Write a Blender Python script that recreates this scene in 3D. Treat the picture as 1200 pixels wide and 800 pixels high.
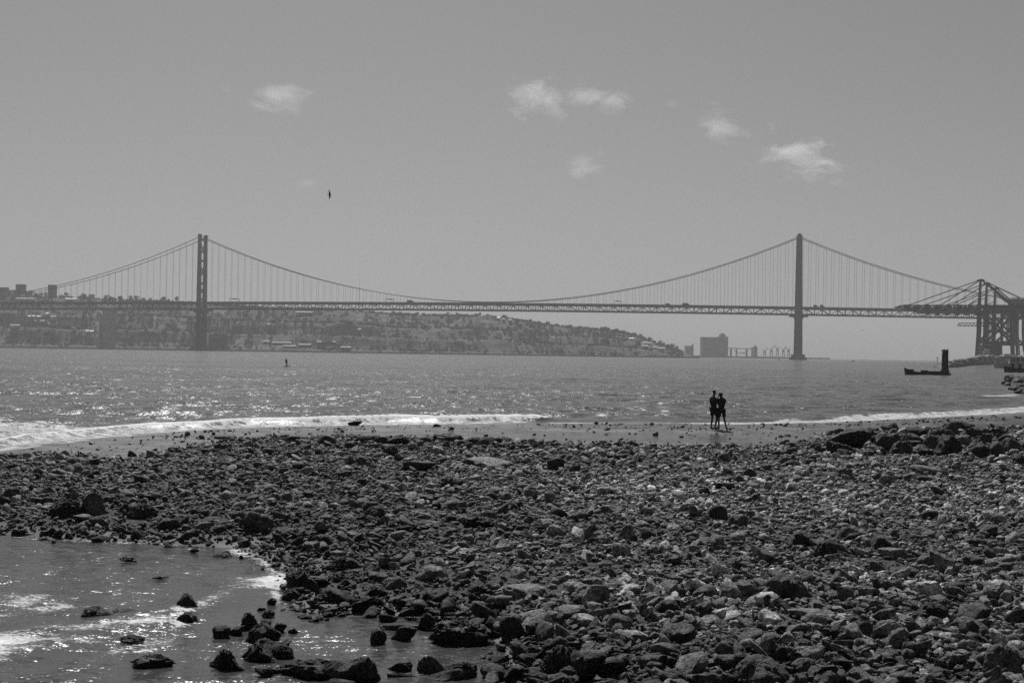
import bpy, bmesh, math, random
import numpy as np
from mathutils import Vector, Matrix

R = math.radians
random.seed(7)
S = bpy.context.scene
COL = S.collection
for o in list(bpy.data.objects):
    bpy.data.objects.remove(o)

# ------------------------------------------------------------------ camera
EYE = 3.4
LENS = 50.0
F = 1200 * LENS / 36.0            # focal length in pixels of the 1200 wide photograph
PITCH, ROLL = 0.48, 0.86
cam_d = bpy.data.cameras.new('camera')
cam = bpy.data.objects.new('camera', cam_d)
COL.objects.link(cam)
CR = (Matrix.Rotation(R(90 + PITCH), 3, 'X') @ Matrix.Rotation(R(ROLL), 3, 'Z'))
cam.matrix_world = Matrix.Translation((0, 0, EYE)) @ CR.to_4x4()
cam_d.lens = LENS
cam_d.sensor_width = 36
cam_d.clip_start = 0.1
cam_d.clip_end = 40000
S.camera = cam

# ------------------------------------------------------------------ sky, sun, exposure
SUN_EL, SUN_AZ = 50.0, -9.0      # azimuth from +Y towards +X
w = bpy.data.worlds.new('World')
S.world = w
w.use_nodes = True
nt = w.node_tree
bg = nt.nodes['Background']
sky = nt.nodes.new('ShaderNodeTexSky')
sky.sky_type = 'NISHITA'
sky.sun_disc = False
sky.sun_elevation = R(SUN_EL)
sky.sun_rotation = R(SUN_AZ)
sky.altitude = 0
sky.air_density = 1.0
sky.dust_density = 1.4
sky.ozone_density = 1.0
bw = nt.nodes.new('ShaderNodeRGBToBW')     # a black and white picture: the sky without its hue
nt.links.new(sky.outputs[0], bw.inputs[0])
nt.links.new(bw.outputs[0], bg.inputs[0])
bg.inputs[1].default_value = 0.048
sun_d = bpy.data.lights.new('sun', 'SUN')
sun_d.energy = 5.0
sun_d.angle = R(0.53)
sun_d.color = (1, 1, 1)
sun = bpy.data.objects.new('sun', sun_d)
COL.objects.link(sun)
SD = Vector((math.sin(R(SUN_AZ)) * math.cos(R(SUN_EL)), math.cos(R(SUN_AZ)) * math.cos(R(SUN_EL)), math.sin(R(SUN_EL))))
sun.rotation_euler = SD.to_track_quat('Z', 'Y').to_euler()
S.view_settings.view_transform = 'Standard'
S.view_settings.look = 'None'
S.view_settings.gamma = 1
S.view_settings.exposure = -0.2
S.render.engine = 'CYCLES'
S.cycles.use_denoising = False
S.cycles.max_bounces = 5
S.cycles.diffuse_bounces = 2
S.cycles.glossy_bounces = 3
S.cycles.volume_bounces = 2
S.cycles.sample_clamp_indirect = 2
S.cycles.sample_clamp_direct = 2.5
S.cycles.volume_step_rate = 0.4

# ------------------------------------------------------------------ helpers
def ray(px, py):
    return CR @ Vector(((px - 600) / F, -(py - 400) / F, -1))

def at_z(px, py, z=0.0):
    d = ray(px, py)
    t = (z - EYE) / d.z
    return Vector((d.x * t, d.y * t, z))

def at_y(px, py, y):
    d = ray(px, py)
    t = y / d.y
    return Vector((d.x * t, y, EYE + d.z * t))

def tag(o, label=None, cat=None, group=None, kind=None):
    if label: o['label'] = label
    if cat: o['category'] = cat
    if group: o['group'] = group
    if kind: o['kind'] = kind
    return o

def empty(name, loc, rz=0.0):
    o = bpy.data.objects.new(name, None)
    o.empty_display_size = 0.2
    COL.objects.link(o)
    o.location = loc
    o.rotation_euler = (0, 0, rz)
    return o

def mesh_obj(name, verts, faces, mat, parent=None, smooth=False):
    me = bpy.data.meshes.new(name)
    verts = np.asarray(verts, dtype=np.float32).reshape(-1, 3)
    if isinstance(faces, np.ndarray):
        n = faces.shape[1]
        me.vertices.add(len(verts)); me.vertices.foreach_set('co', verts.ravel())
        me.loops.add(faces.size); me.loops.foreach_set('vertex_index', faces.ravel().astype(np.int32))
        me.polygons.add(len(faces))
        me.polygons.foreach_set('loop_start', np.arange(0, faces.size, n, dtype=np.int32))
        me.update(calc_edges=True)
    else:
        me.from_pydata([tuple(map(float, v)) for v in verts], [], faces)
    if smooth:
        me.polygons.foreach_set('use_smooth', np.ones(len(me.polygons), dtype=bool))
    me.validate()
    if mat: me.materials.append(mat)
    o = bpy.data.objects.new(name, me)
    COL.objects.link(o)
    if parent: o.parent = parent
    return o

class MB:
    def __init__(s): s.v = []; s.f = []
    def add(s, vs, fs):
        b = len(s.v); s.v += [tuple(v) for v in vs]; s.f += [tuple(i + b for i in f) for f in fs]; return s
    def box(s, x0, x1, y0, y1, z0, z1):
        vs = [(x, y, z) for z in (z0, z1) for y in (y0, y1) for x in (x0, x1)]
        return s.add(vs, [(0, 2, 3, 1), (4, 5, 7, 6), (0, 1, 5, 4), (2, 6, 7, 3), (0, 4, 6, 2), (1, 3, 7, 5)])
    def taper(s, z0, a0, z1, a1):          # a = (x0,x1,y0,y1) at each level
        vs = [(x, y, z) for z, a in ((z0, a0), (z1, a1)) for y in a[2:] for x in a[:2]]
        return s.add(vs, [(0, 2, 3, 1), (4, 5, 7, 6), (0, 1, 5, 4), (2, 6, 7, 3), (0, 4, 6, 2), (1, 3, 7, 5)])
    def bar(s, p, q, a, b=None):
        b = b or a
        p, q = Vector(p), Vector(q); d = (q - p).normalized()
        u = d.cross(Vector((0, 0, 1)))
        if u.length < 1e-3: u = Vector((1, 0, 0))
        u.normalize(); n = u.cross(d)
        vs = [e + u * (i * a / 2) + n * (j * b / 2) for e in (p, q) for j in (-1, 1) for i in (-1, 1)]
        return s.add(vs, [(0, 2, 3, 1), (4, 5, 7, 6), (0, 1, 5, 4), (2, 6, 7, 3), (0, 4, 6, 2), (1, 3, 7, 5)])
    def tube(s, pts, r, n=6, r2=None):
        pts = [Vector(p) for p in pts]; b = len(s.v); m = len(pts)
        for i, p in enumerate(pts):
            d = (pts[min(i + 1, m - 1)] - pts[max(i - 1, 0)]).normalized()
            u = d.cross(Vector((0, 0, 1)))
            if u.length < 1e-3: u = Vector((1, 0, 0))
            u.normalize(); k = u.cross(d)
            rr = r if r2 is None else r + (r2 - r) * i / (m - 1)
            for j in range(n):
                t = 2 * math.pi * j / n
                s.v.append(tuple(p + u * (rr * math.cos(t)) + k * (rr * math.sin(t))))
        for i in range(m - 1):
            for j in range(n):
                s.f.append((b + i * n + j, b + i * n + (j + 1) % n, b + (i + 1) * n + (j + 1) % n, b + (i + 1) * n + j))
        s.f.append(tuple(b + j for j in reversed(range(n)))); s.f.append(tuple(b + (m - 1) * n + j for j in range(n)))
        return s
    def build(s, name, mat, parent=None, smooth=False):
        return mesh_obj(name, s.v, s.f, mat, parent, smooth)

# ---- numpy noise
_rs = np.random.RandomState(11)
_PERM = _rs.permutation(512).astype(np.int64)
_GR = _rs.normal(size=(512, 3)); _GR /= np.linalg.norm(_GR, axis=1)[:, None]
def noise3(p):
    p = np.asarray(p, dtype=np.float64)
    i = np.floor(p).astype(np.int64); f = p - i
    u = f * f * f * (f * (f * 6 - 15) + 10)
    out = np.zeros(len(p))
    for dx in (0, 1):
        for dy in (0, 1):
            for dz in (0, 1):
                h = _PERM[(_PERM[(_PERM[(i[:, 0] + dx) & 511] + i[:, 1] + dy) & 511] + i[:, 2] + dz) & 511]
                g = _GR[h]
                d = f - np.array([dx, dy, dz])
                wgt = (u[:, 0] if dx else 1 - u[:, 0]) * (u[:, 1] if dy else 1 - u[:, 1]) * (u[:, 2] if dz else 1 - u[:, 2])
                out += wgt * (g * d).sum(1)
    return out * 1.5
def fbm(p, octs=4, gain=0.5):
    a, t = 1.0, 0
    p = np.asarray(p, dtype=np.float64)
    for k in range(octs):
        t = t + a * noise3(p * (2.0 ** k) + 17.3 * k); a *= gain
    return t
def sstep(a, b, x):
    t = np.clip((x - a) / (b - a), 0, 1); return t * t * (3 - 2 * t)

def sdist(poly, x, y):
    """signed distance to a polygon in the ground plane, positive inside"""
    poly = np.asarray(poly, dtype=np.float64)
    d = np.full(x.shape, 1e18); ins = np.zeros(x.shape, dtype=bool)
    n = len(poly)
    for k in range(n):
        ax, ay = poly[k]; bx, by = poly[(k + 1) % n]
        ex, ey = bx - ax, by - ay
        t = np.clip(((x - ax) * ex + (y - ay) * ey) / (ex * ex + ey * ey + 1e-12), 0, 1)
        d = np.minimum(d, (x - ax - t * ex) ** 2 + (y - ay - t * ey) ** 2)
        c = (ay > y) != (by > y)
        with np.errstate(divide='ignore', invalid='ignore'):
            ins ^= c & (x < ex * (y - ay) / (ey if ey else 1e-12) + ax)
    return np.where(ins, 1, -1) * np.sqrt(d)

def gp(pts, z=0.0):
    return [tuple(at_z(px, py, z)[:2]) for px, py in pts]

# ------------------------------------------------------------------ materials
def new_mat(name):
    m = bpy.data.materials.new(name); m.use_nodes = True
    n = m.node_tree.nodes; b = n['Principled BSDF']
    return m, m.node_tree, b
def N(nt, typ, **kw):
    n = nt.nodes.new(typ)
    for k, v in kw.items():
        if k in n.inputs: n.inputs[k].default_value = v
        else: setattr(n, k, v)
    return n
def math_n(nt, op, a, b=None, c=None, clamp=False):
    n = nt.nodes.new('ShaderNodeMath'); n.operation = op; n.use_clamp = clamp
    for i, v in enumerate((a, b, c)):
        if v is None: continue
        if isinstance(v, (int, float)): n.inputs[i].default_value = v
        else: nt.links.new(v, n.inputs[i])
    return n.outputs[0]
def maprange(nt, v, a, b, c, d, smooth=True):
    n = nt.nodes.new('ShaderNodeMapRange'); n.interpolation_type = 'SMOOTHSTEP' if smooth else 'LINEAR'
    nt.links.new(v, n.inputs['Value'])
    for k, x in zip(('From Min', 'From Max', 'To Min', 'To Max'), (a, b, c, d)): n.inputs[k].default_value = x
    return n.outputs['Result']
def pos(nt): return nt.nodes.new('ShaderNodeNewGeometry').outputs['Position']
def noise_n(nt, vec, scale, detail=3, rough=0.55, out='Fac'):
    n = nt.nodes.new('ShaderNodeTexNoise'); n.inputs['Scale'].default_value = scale
    n.inputs['Detail'].default_value = detail; n.inputs['Roughness'].default_value = rough
    if vec is not None: nt.links.new(vec, n.inputs['Vector'])
    return n.outputs[out if out != 'Fac' else 0]
def scaled(nt, vec, s):
    m = nt.nodes.new('ShaderNodeMapping'); m.inputs['Scale'].default_value = s
    nt.links.new(vec, m.inputs['Vector']); return m.outputs[0]
def bump(nt, h, strength, dist, bsdf, prev=None):
    b = nt.nodes.new('ShaderNodeBump'); b.inputs['Strength'].default_value = strength; b.inputs['Distance'].default_value = dist
    nt.links.new(h, b.inputs['Height'])
    if prev is not None: nt.links.new(prev, b.inputs['Normal'])
    nt.links.new(b.outputs[0], bsdf.inputs['Normal']); return b.outputs[0]

def plain(name, v, rough=0.6, spec=0.3, var=0.25, scale=1.0):
    m, t, b = new_mat(name)
    h = noise_n(t, pos(t), scale, 4)
    c = maprange(t, h, 0.3, 0.7, v * (1 - var), v * (1 + var))
    t.links.new(c, b.inputs['Base Color'])
    b.inputs['Roughness'].default_value = rough
    b.inputs['Specular IOR Level'].default_value = spec
    return m

M = {}
M['steel'] = plain('bridge_paint', 0.013, 0.5, 0.2, 0.3, 0.2)
M['cable'] = plain('cable_steel', 0.035, 0.5, 0.2, 0.2, 0.2)
M['crane'] = plain('crane_paint', 0.010, 0.5, 0.2, 0.3, 0.3)
M['crane_house'] = plain('crane_house_paint', 0.16, 0.5, 0.2, 0.2, 0.3)
M['concrete'] = plain('concrete', 0.25, 0.85, 0.2, 0.2, 0.15)
M['dark_concrete'] = plain('dark_concrete', 0.10, 0.85, 0.2, 0.3, 0.15)
M['white'] = plain('white_paint', 0.6, 0.5, 0.3, 0.1, 0.5)
M['pale'] = plain('pale_render', 0.45, 0.8, 0.2, 0.15, 0.2)
M['roof'] = plain('roof_sheet', 0.22, 0.7, 0.2, 0.2, 0.3)
M['shed_roof'] = plain('weathered_shed_roof', 0.40, 0.8, 0.1, 0.15, 0.2)
M['pier'] = plain('pier_concrete', 0.42, 0.85, 0.2, 0.2, 0.15)
M['glass'] = plain('window_glass', 0.03, 0.15, 0.5, 0.2, 1)
M['black'] = plain('black_paint', 0.008, 0.6, 0.2, 0.4, 2)
M['hull'] = plain('tarred_hull', 0.006, 0.6, 0.15, 0.4, 2)
M['wood'] = plain('weathered_wood', 0.10, 0.8, 0.2, 0.4, 9)
M['skin'] = plain('skin', 0.06, 0.6, 0.3, 0.1, 9)
M['hair'] = plain('hair', 0.008, 0.6, 0.3, 0.3, 40)
M['shirt'] = plain('dark_cotton', 0.010, 0.9, 0.1, 0.3, 20)
M['shorts'] = plain('dark_shorts_cloth', 0.012, 0.9, 0.1, 0.3, 20)
M['top_cloth'] = plain('charcoal_cotton', 0.02, 0.9, 0.1, 0.3, 20)
M['feather'] = plain('dark_feathers', 0.012, 0.8, 0.1, 0.4, 15)
M['bark'] = plain('bark', 0.05, 0.9, 0.1, 0.3, 1)
M['leaf'] = plain('pine_leaves', 0.085, 0.8, 0.1, 0.5, 0.12)
M['pile'] = plain('tarred_pile', 0.006, 0.5, 0.2, 0.5, 3)

def rock_material(name, island):
    m, t, b = new_mat(name)
    P = pos(t)
    if island:
        rnd = t.nodes.new('ShaderNodeNewGeometry').outputs['Random Per Island']
        at = t.nodes.new('ShaderNodeAttribute'); at.attribute_name = 'tone'
        r2 = math_n(t, 'POWER', rnd, 1.7)
        base = maprange(t, r2, 0, 1, 0.075, 0.48, False)
        base = math_n(t, 'MULTIPLY', base, at.outputs['Fac'])
    else:
        oi = t.nodes.new('ShaderNodeObjectInfo')
        bwn = t.nodes.new('ShaderNodeRGBToBW'); t.links.new(oi.outputs['Color'], bwn.inputs[0])
        base = bwn.outputs[0]
    n1 = noise_n(t, P, 3.5, 5, 0.62)
    n2 = noise_n(t, P, 22, 4, 0.6)
    n3 = noise_n(t, P, 70, 3, 0.6)
    v = math_n(t, 'MULTIPLY', maprange(t, n1, 0.33, 0.68, 0.35, 1.55), maprange(t, n2, 0.34, 0.66, 0.35, 1.6))
    # barnacle crust: small pale specks in patches
    vo = t.nodes.new('ShaderNodeTexVoronoi'); vo.inputs['Scale'].default_value = 30; t.links.new(P, vo.inputs['Vector'])
    patch = maprange(t, noise_n(t, P, 1.7, 3), 0.5, 0.62, 0, 1)
    speck = math_n(t, 'MULTIPLY', maprange(t, vo.outputs['Distance'], 0.22, 0.4, 1, 0), patch)
    v = math_n(t, 'ADD', v, math_n(t, 'MULTIPLY', speck, 0.55))
    colr = math_n(t, 'MULTIPLY', base, v)
    t.links.new(colr, b.inputs['Base Color'])
    t.links.new(maprange(t, n1, 0.35, 0.6, 0.5, 0.85), b.inputs['Roughness'])
    b.inputs['Specular IOR Level'].default_value = 0.35
    p = bump(t, noise_n(t, P, 9, 6, 0.68), 1.0, 0.085, b)
    p = bump(t, n2, 0.9, 0.035, b, p)
    p = bump(t, n3, 0.8, 0.02, b, p)
    bump(t, math_n(t, 'MULTIPLY', speck, 1.0), 0.6, 0.012, b, p)
    return m
M['rock'] = rock_material('rough_rock', False)
M['stones'] = rock_material('beach_stones', True)

def ground_material():
    m, t, b = new_mat('wet_sand_and_grit')
    P = pos(t)
    sep = t.nodes.new('ShaderNodeSeparateXYZ'); t.links.new(P, sep.inputs[0])
    wet = maprange(t, sep.outputs[2], 0.03, 0.16, 1, 0)
    n1 = noise_n(t, P, 0.8, 5, 0.6); n2 = noise_n(t, P, 14, 4, 0.7); n3 = noise_n(t, P, 60, 2, 0.6)
    dry = math_n(t, 'MULTIPLY', maprange(t, n2, 0.3, 0.7, 0.02, 0.11), maprange(t, n3, 0.3, 0.7, 0.6, 1.4))
    sand = math_n(t, 'MULTIPLY', maprange(t, n1, 0.35, 0.65, 0.035, 0.13), maprange(t, n2, 0.3, 0.7, 0.8, 1.2))
    mx = t.nodes.new('ShaderNodeMix'); mx.data_type = 'FLOAT'
    t.links.new(wet, mx.inputs[0]); t.links.new(dry, mx.inputs[2]); t.links.new(sand, mx.inputs[3])
    t.links.new(mx.outputs[0], b.inputs['Base Color'])
    t.links.new(maprange(t, wet, 0, 1, 0.95, 0.6), b.inputs['Roughness'])
    b.inputs['Specular IOR Level'].default_value = 0.12
    p = bump(t, n2, 0.6, 0.04, b)
    bump(t, n3, 0.5, 0.012, b, p)
    return m
M['ground'] = ground_material()

def water_material():
    m, t, b = new_mat('river_water')
    P = pos(t)
    at = t.nodes.new('ShaderNodeAttribute'); at.attribute_name = 'foam'
    ac = t.nodes.new('ShaderNodeAttribute'); ac.attribute_name = 'chop'
    # wind ripples: the normal is tilted by noise at several sizes
    def tilt(vec, scale, detail, s):
        c = noise_n(t, vec, scale, detail, 0.6, 'Color')
        a = t.nodes.new('ShaderNodeVectorMath'); a.operation = 'SUBTRACT'; t.links.new(c, a.inputs[0]); a.inputs[1].default_value = (0.5, 0.5, 0.5)
        d = t.nodes.new('ShaderNodeVectorMath'); d.operation = 'MULTIPLY'; t.links.new(a.outputs[0], d.inputs[0]); d.inputs[1].default_value = (s, s, 0)
        return d.outputs[0]
    def add(a, c):
        n = t.nodes.new('ShaderNodeVectorMath'); n.operation = 'ADD'; t.links.new(a, n.inputs[0]); t.links.new(c, n.inputs[1]); return n.outputs[0]
    V = scaled(t, P, (0.65, 1, 1))
    k = add(tilt(V, 9.0, 3, 1.45), tilt(V, 2.6, 2, 0.6))
    k = add(k, tilt(scaled(t, P, (0.3, 0.8, 1)), 0.16, 3, 0.25))
    k = add(k, tilt(P, 30, 2, 1.1))
    k = add(k, tilt(scaled(t, P, (1.0, 0.28, 1)), 1.3, 3, 1.0))
    gust = maprange(t, noise_n(t, scaled(t, P, (0.25, 1, 1)), 0.03, 3), 0.35, 0.65, 0.75, 1.2)
    sc = t.nodes.new('ShaderNodeVectorMath'); sc.operation = 'SCALE'; t.links.new(k, sc.inputs[0])
    t.links.new(math_n(t, 'MULTIPLY', gust, ac.outputs['Fac']), sc.inputs['Scale'])
    geo = t.nodes.new('ShaderNodeNewGeometry')
    nn = t.nodes.new('ShaderNodeVectorMath'); nn.operation = 'NORMALIZE'
    t.links.new(add(geo.outputs['Normal'], sc.outputs[0]), nn.inputs[0])
    t.links.new(nn.outputs[0], b.inputs['Normal'])
    # foam
    f1 = noise_n(t, scaled(t, P, (0.8, 1, 1)), 2.6, 5, 0.72)
    f2 = noise_n(t, P, 17, 4, 0.7)
    fn = math_n(t, 'ADD', math_n(t, 'MULTIPLY', f1, 0.55), math_n(t, 'MULTIPLY', f2, 0.45))
    th = math_n(t, 'SUBTRACT', 0.84, math_n(t, 'MULTIPLY', at.outputs['Fac'], 0.5))
    foam = maprange(t, math_n(t, 'SUBTRACT', fn, th), -0.04, 0.15, 0, 1)
    t.links.new(maprange(t, foam, 0, 1, 0.045, 0.75, False), b.inputs['Base Color'])
    t.links.new(maprange(t, foam, 0, 1, 0.2, 0.9, False), b.inputs['Roughness'])
    b.inputs['IOR'].default_value = 1.333
    return m
M['water'] = water_material()

def hill_material():
    m, t, b = new_mat('scrub_and_cliff')
    geo = t.nodes.new('ShaderNodeNewGeometry'); P = geo.outputs['Position']
    sep = t.nodes.new('ShaderNodeSeparateXYZ'); t.links.new(geo.outputs['Normal'], sep.inputs[0])
    veg = maprange(t, noise_n(t, P, 0.035, 6, 0.7), 0.35, 0.68, 0.065, 0.12)
    strata = noise_n(t, scaled(t, P, (0.006, 0.006, 0.16)), 1.0, 4, 0.6)
    cl = maprange(t, strata, 0.35, 0.68, 0.08, 0.30)
    bare = maprange(t, math_n(t, 'ADD', math_n(t, 'MULTIPLY', sep.outputs[2], -1.0), noise_n(t, scaled(t, P, (1, 1, 3)), 0.008, 5, 0.65)), -0.42, -0.18, 0, 1)
    mx = t.nodes.new('ShaderNodeMix'); mx.data_type = 'FLOAT'
    t.links.new(bare, mx.inputs[0]); t.links.new(veg, mx.inputs[2]); t.links.new(cl, mx.inputs[3])
    t.links.new(mx.outputs[0], b.inputs['Base Color']); b.inputs['Roughness'].default_value = 0.95
    b.inputs['Specular IOR Level'].default_value = 0.1
    return m
M['hill'] = hill_material()

# ------------------------------------------------------------------ ground
SEA = [(-420, 590), (-200, 556), (-80, 541), (0, 529), (60, 521), (120, 513), (200, 506), (300, 501), (430, 498), (560, 497), (632, 496), (760, 495),
       (860, 497), (960, 495), (1020, 492.5), (1100, 488.5), (1160, 485.5), (1200, 483), (1300, 477), (1500, 470)]
LAND = gp(SEA) + [(70, 60), (70, -30), (-60, -30), (-60, 20)]
INLET = gp([(-420, 616), (-60, 620), (0, 625), (60, 631), (150, 634), (240, 638), (285, 641), (318, 655), (338, 676), (335, 698), (350, 712), (390, 720), (450, 718),
            (520, 722), (575, 735), (600, 756), (612, 785), (640, 815), (640, 880), (520, 960), (-420, 960)])
POOL = gp([(255, 514), (330, 508), (430, 505), (620, 504), (700, 506), (840, 508), (930, 506), (962, 505), (958, 515), (900, 520), (760, 519), (690, 518), (600, 514), (520, 511), (430, 511), (340, 512)])
ROCKS = gp([(-420, 572), (-100, 546), (0, 538), (60, 533), (130, 541), (180, 535), (250, 521), (290, 516), (350, 513), (430, 515), (520, 515), (600, 518), (640, 522), (760, 523), (880, 525),
            (925, 522), (962, 517), (985, 505), (1050, 501), (1120, 496), (1200, 489), (1300, 483), (1500, 476)]) + [(70, 50), (70, -30), (-60, -30), (-60, 20)]
BAR = gp([(620, 499.5), (700, 498.5), (800, 499), (960, 498), (1010, 495), (1100, 491), (1230, 484), (1230, 492), (1110, 499), (1000, 503), (960, 504), (840, 506), (740, 504.5), (640, 503)])

def terrain(x, y):
    x = np.asarray(x, dtype=np.float64); y = np.asarray(y, dtype=np.float64)
    s = sdist(LAND, x, y); si = sdist(INLET, x, y); sp = sdist(POOL, x, y); sr = sdist(ROCKS, x, y); sb = sdist(BAR, x, y)
    z = np.where(s > 0, 0.05 * (1 - np.exp(-np.maximum(s, 0) / 1.2)), s * 0.10)
    z = z + 0.22 * sstep(-0.3, 6.0, sr) + 0.04 * sstep(-0.6, 0.6, sb)
    z = np.minimum(z, np.maximum(-si * 0.13, -0.5) + 0.015)
    z = np.where((sp > -3) & (s > 0), np.minimum(z, np.maximum(-sp * 0.05, -0.05) + 0.012), z)
    q = np.stack([x, y, x * 0], -1).reshape(-1, 3)
    n = fbm(q * 0.45, 4).reshape(x.shape)
    z = z + n * 0.07 * sstep(0, 2, sr) * sstep(-0.5, 1.5, -si) + n * 0.012
    z = z + 1.5 * sstep(11, 1.5, y) * sstep(-3, 3, x)
    return np.maximum(z, -1.6)

def graded(a, b, c0, g, far):
    out = [a]; st = c0
    while out[-1] < b:
        out.append(out[-1] + min(st, far)); st *= g
    return np.array(out)
gx = np.linspace(-52, 62, 520); gy = np.concatenate([np.linspace(-20, 10, 60)[:-1], graded(10, 105, 0.13, 1.002, 0.3)])
GX, GY = np.meshgrid(gx, gy)
GZ = terrain(GX, GY)
nx, ny = len(gx), len(gy)
idx = np.arange(nx * ny).reshape(ny, nx)
gf = np.stack([idx[:-1, :-1], idx[:-1, 1:], idx[1:, 1:], idx[1:, :-1]], -1).reshape(-1, 4)
g = mesh_obj('beach_ground', np.stack([GX, GY, GZ], -1).reshape(-1, 3), gf, M['ground'], None, True)
tag(g, 'grey wet sand and grit of the shore under the stones', 'ground', None, 'structure')

def hit(px, py):
    """where the line of sight through a photograph pixel meets the beach"""
    z = 0.1
    for _ in range(8):
        p = at_z(px, py, z)
        z = 0.5 * z + 0.5 * float(terrain(np.array([p.x]), np.array([p.y]))[0])
        z = max(z, 0.0)
    return at_z(px, py, z)

# ------------------------------------------------------------------ water
FOAM = [
 ([(-160, 504), (0, 492), (60, 497), (110, 500), (160, 496), (250, 495.5), (330, 493.5), (470, 491), (560, 488.5), (630, 488), (632, 495), (560, 497.5), (470, 499), (330, 501), (250, 504), (180, 510), (90, 520), (0, 532), (-160, 556)], 0.73, 1.0),
 ([(640, 494.8), (800, 494.8), (850, 495), (950, 492.5), (1000, 488), (1100, 484.5), (1200, 478), (1330, 471), (1330, 480), (1200, 485), (1100, 489.5), (1020, 493.5), (960, 496.5), (850, 499), (640, 497.5)], 0.78, 0.5),
 ([(690, 486.5), (712, 486), (714, 488.5), (692, 489)], 0.80, 0.9), ([(768, 481.5), (784, 481.5), (792, 484), (770, 484.4)], 0.80, 0.9),
 ([(853, 473.6), (870, 473.3), (870, 475), (853, 475.2)], 0.62, 1.2), ([(815, 479), (826, 479), (826, 481), (815, 481)], 0.7, 0.8),
 ([(1104, 455), (1124, 456), (1124, 457.6), (1104, 456.6)], 0.95, 1.5),
 ([(1160, 441), (1178, 447), (1192, 455), (1215, 460), (1215, 467), (1180, 466), (1120, 464), (1178, 461), (1182, 456), (1168, 449)], 0.8, 1.5),
 ([(-60, 752), (0, 742), (60, 733), (120, 723), (200, 711), (225, 702), (265, 690), (300, 678), (336, 668), (338, 688), (300, 706), (240, 720), (200, 735), (120, 752), (60, 766), (0, 778), (-60, 790)], 0.90, 1.0),
 ([(225, 643), (290, 641), (322, 656), (340, 676), (325, 684), (300, 664), (262, 652)], 0.90, 0.7),
 ([(255, 700), (300, 672), (340, 664), (352, 690), (320, 706), (270, 714)], 0.82, 0.8),
 ([(-80, 700), (0, 690), (120, 700), (190, 690), (200, 706), (120, 720), (-80, 735)], 0.64, 0.6),
 ([(60, 770), (160, 745), (240, 735), (300, 720), (310, 735), (220, 760), (90, 790)], 0.60, 0.5),
 ([(180, 720), (215, 700), (238, 702), (240, 730), (200, 745)], 0.82, 0.35),
]
th = np.radians(np.concatenate([np.linspace(-46, -27, 40)[:-1], np.linspace(-27, 27, 860), np.linspace(27, 46, 40)[1:]]))
rr = [9.0]
while rr[-1] < 9000: rr.append(rr[-1] * (1.0042 if rr[-1] < 420 else 1.014))
rr = np.array(rr)
TH, RR = np.meshgrid(th, rr)
WX, WY = RR * np.sin(TH), RR * np.cos(TH)
WZ = np.zeros_like(WX)
near = RR < 130
fo = np.zeros_like(WX)
foam_field = np.zeros_like(WX)
sl = np.full(WX.shape, 60.0); sin_ = np.full(WX.shape, -60.0)
nx_, ny_ = WX[near], WY[near]
s_land = -sdist(LAND, nx_, ny_); s_in = sdist(INLET, nx_, ny_)
sl[near] = s_land; sin_[near] = s_in
openw = np.maximum(sstep(0.2, 9, sl), 0.16 * sstep(0.2, 3.5, sin_))
openw[~near] = 1
rs = np.random.RandomState(5)
for k in range(46):
    lam = 0.45 * (1.085 ** k) if k < 40 else 14 + 4 * (k - 40)
    a = math.pi * 1.5 + 0.35 + rs.normal() * 0.5
    kx, ky = math.cos(a) * 2 * math.pi / lam, math.sin(a) * 2 * math.pi / lam
    cell = np.where(RR < 420, 0.0042, 0.014) * RR
    att = np.clip(1.7 - cell / lam * 3.6, 0, 1)
    amp = 0.0085 * lam ** 1.0 / (1 + (lam / 4.5) ** 2)
    ph = kx * WX + ky * WY + rs.uniform(0, 6.28) + 0.8 * np.sin(WX * 0.13 + WY * 0.05 + k)
    WZ += amp * att * (np.sin(ph) + 0.25 * np.cos(2 * ph))
WZ *= openw
# surf: low breaking ridges that follow the shore line
ax_ = WX[near]; nrm = fbm(np.stack([ax_ * 0.25, ny_ * 0.1, ax_ * 0], -1), 3)
left = sstep(2.6, 1.0, ax_) # breaks higher left of the gravel bar
crest = np.exp(-((s_land - 2.4 - nrm * 1.2) / 0.55) ** 2) * (0.10 + 0.26 * left * sstep(-26, -6, ax_) + 0.05 * sstep(6, 20, ax_))
crest2 = np.exp(-((s_land - 9 - nrm * 3) / 1.5) ** 2) * 0.05 * sstep(-0.4, 0.5, nrm + 0.2)
crest3 = np.exp(-((s_land - 17 - nrm * 4) / 2.0) ** 2) * 0.16 * sstep(0, 6, ax_) * sstep(17, 8, ax_)
zin = 0.07 * np.exp(-((sdist(gp(FOAM[8][0]), nx_, ny_) - 0.35) / 0.4) ** 2)
WZ[near] += crest + crest2 + crest3 + zin * (s_in > 0)
wob = fbm(np.stack([nx_ * 0.9, ny_ * 0.5, nx_ * 0], -1), 3)
ff = np.zeros_like(nx_)
for poly, val, edge in FOAM:
    P_ = gp(poly)
    q = sdist(P_, nx_, ny_) + wob * edge * 0.8
    ff = np.maximum(ff, val * sstep(-edge, edge, q))
edgefoam = 0.72 * np.exp(-np.abs(s_in - 0.15) / 0.45) * sstep(1.2, -1.2, nx_ + 2.2) * (s_in > -0.3)
ff = np.maximum(ff, edgefoam)
ff = np.maximum(ff, 0.98 * np.clip(crest * 4.5, 0, 1) * sstep(0.08, 0.2, crest))
foam_field[near] = ff
for poly, val, edge in FOAM:
    P_ = np.array(gp(poly))
    if P_[:, 1].max() > 125:
        msk = (RR >= 90) & (RR < 420)
        q = sdist(P_, WX[msk], WY[msk]); foam_field[msk] = np.maximum(foam_field[msk], val * sstep(-edge, edge * 2, q))
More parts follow.
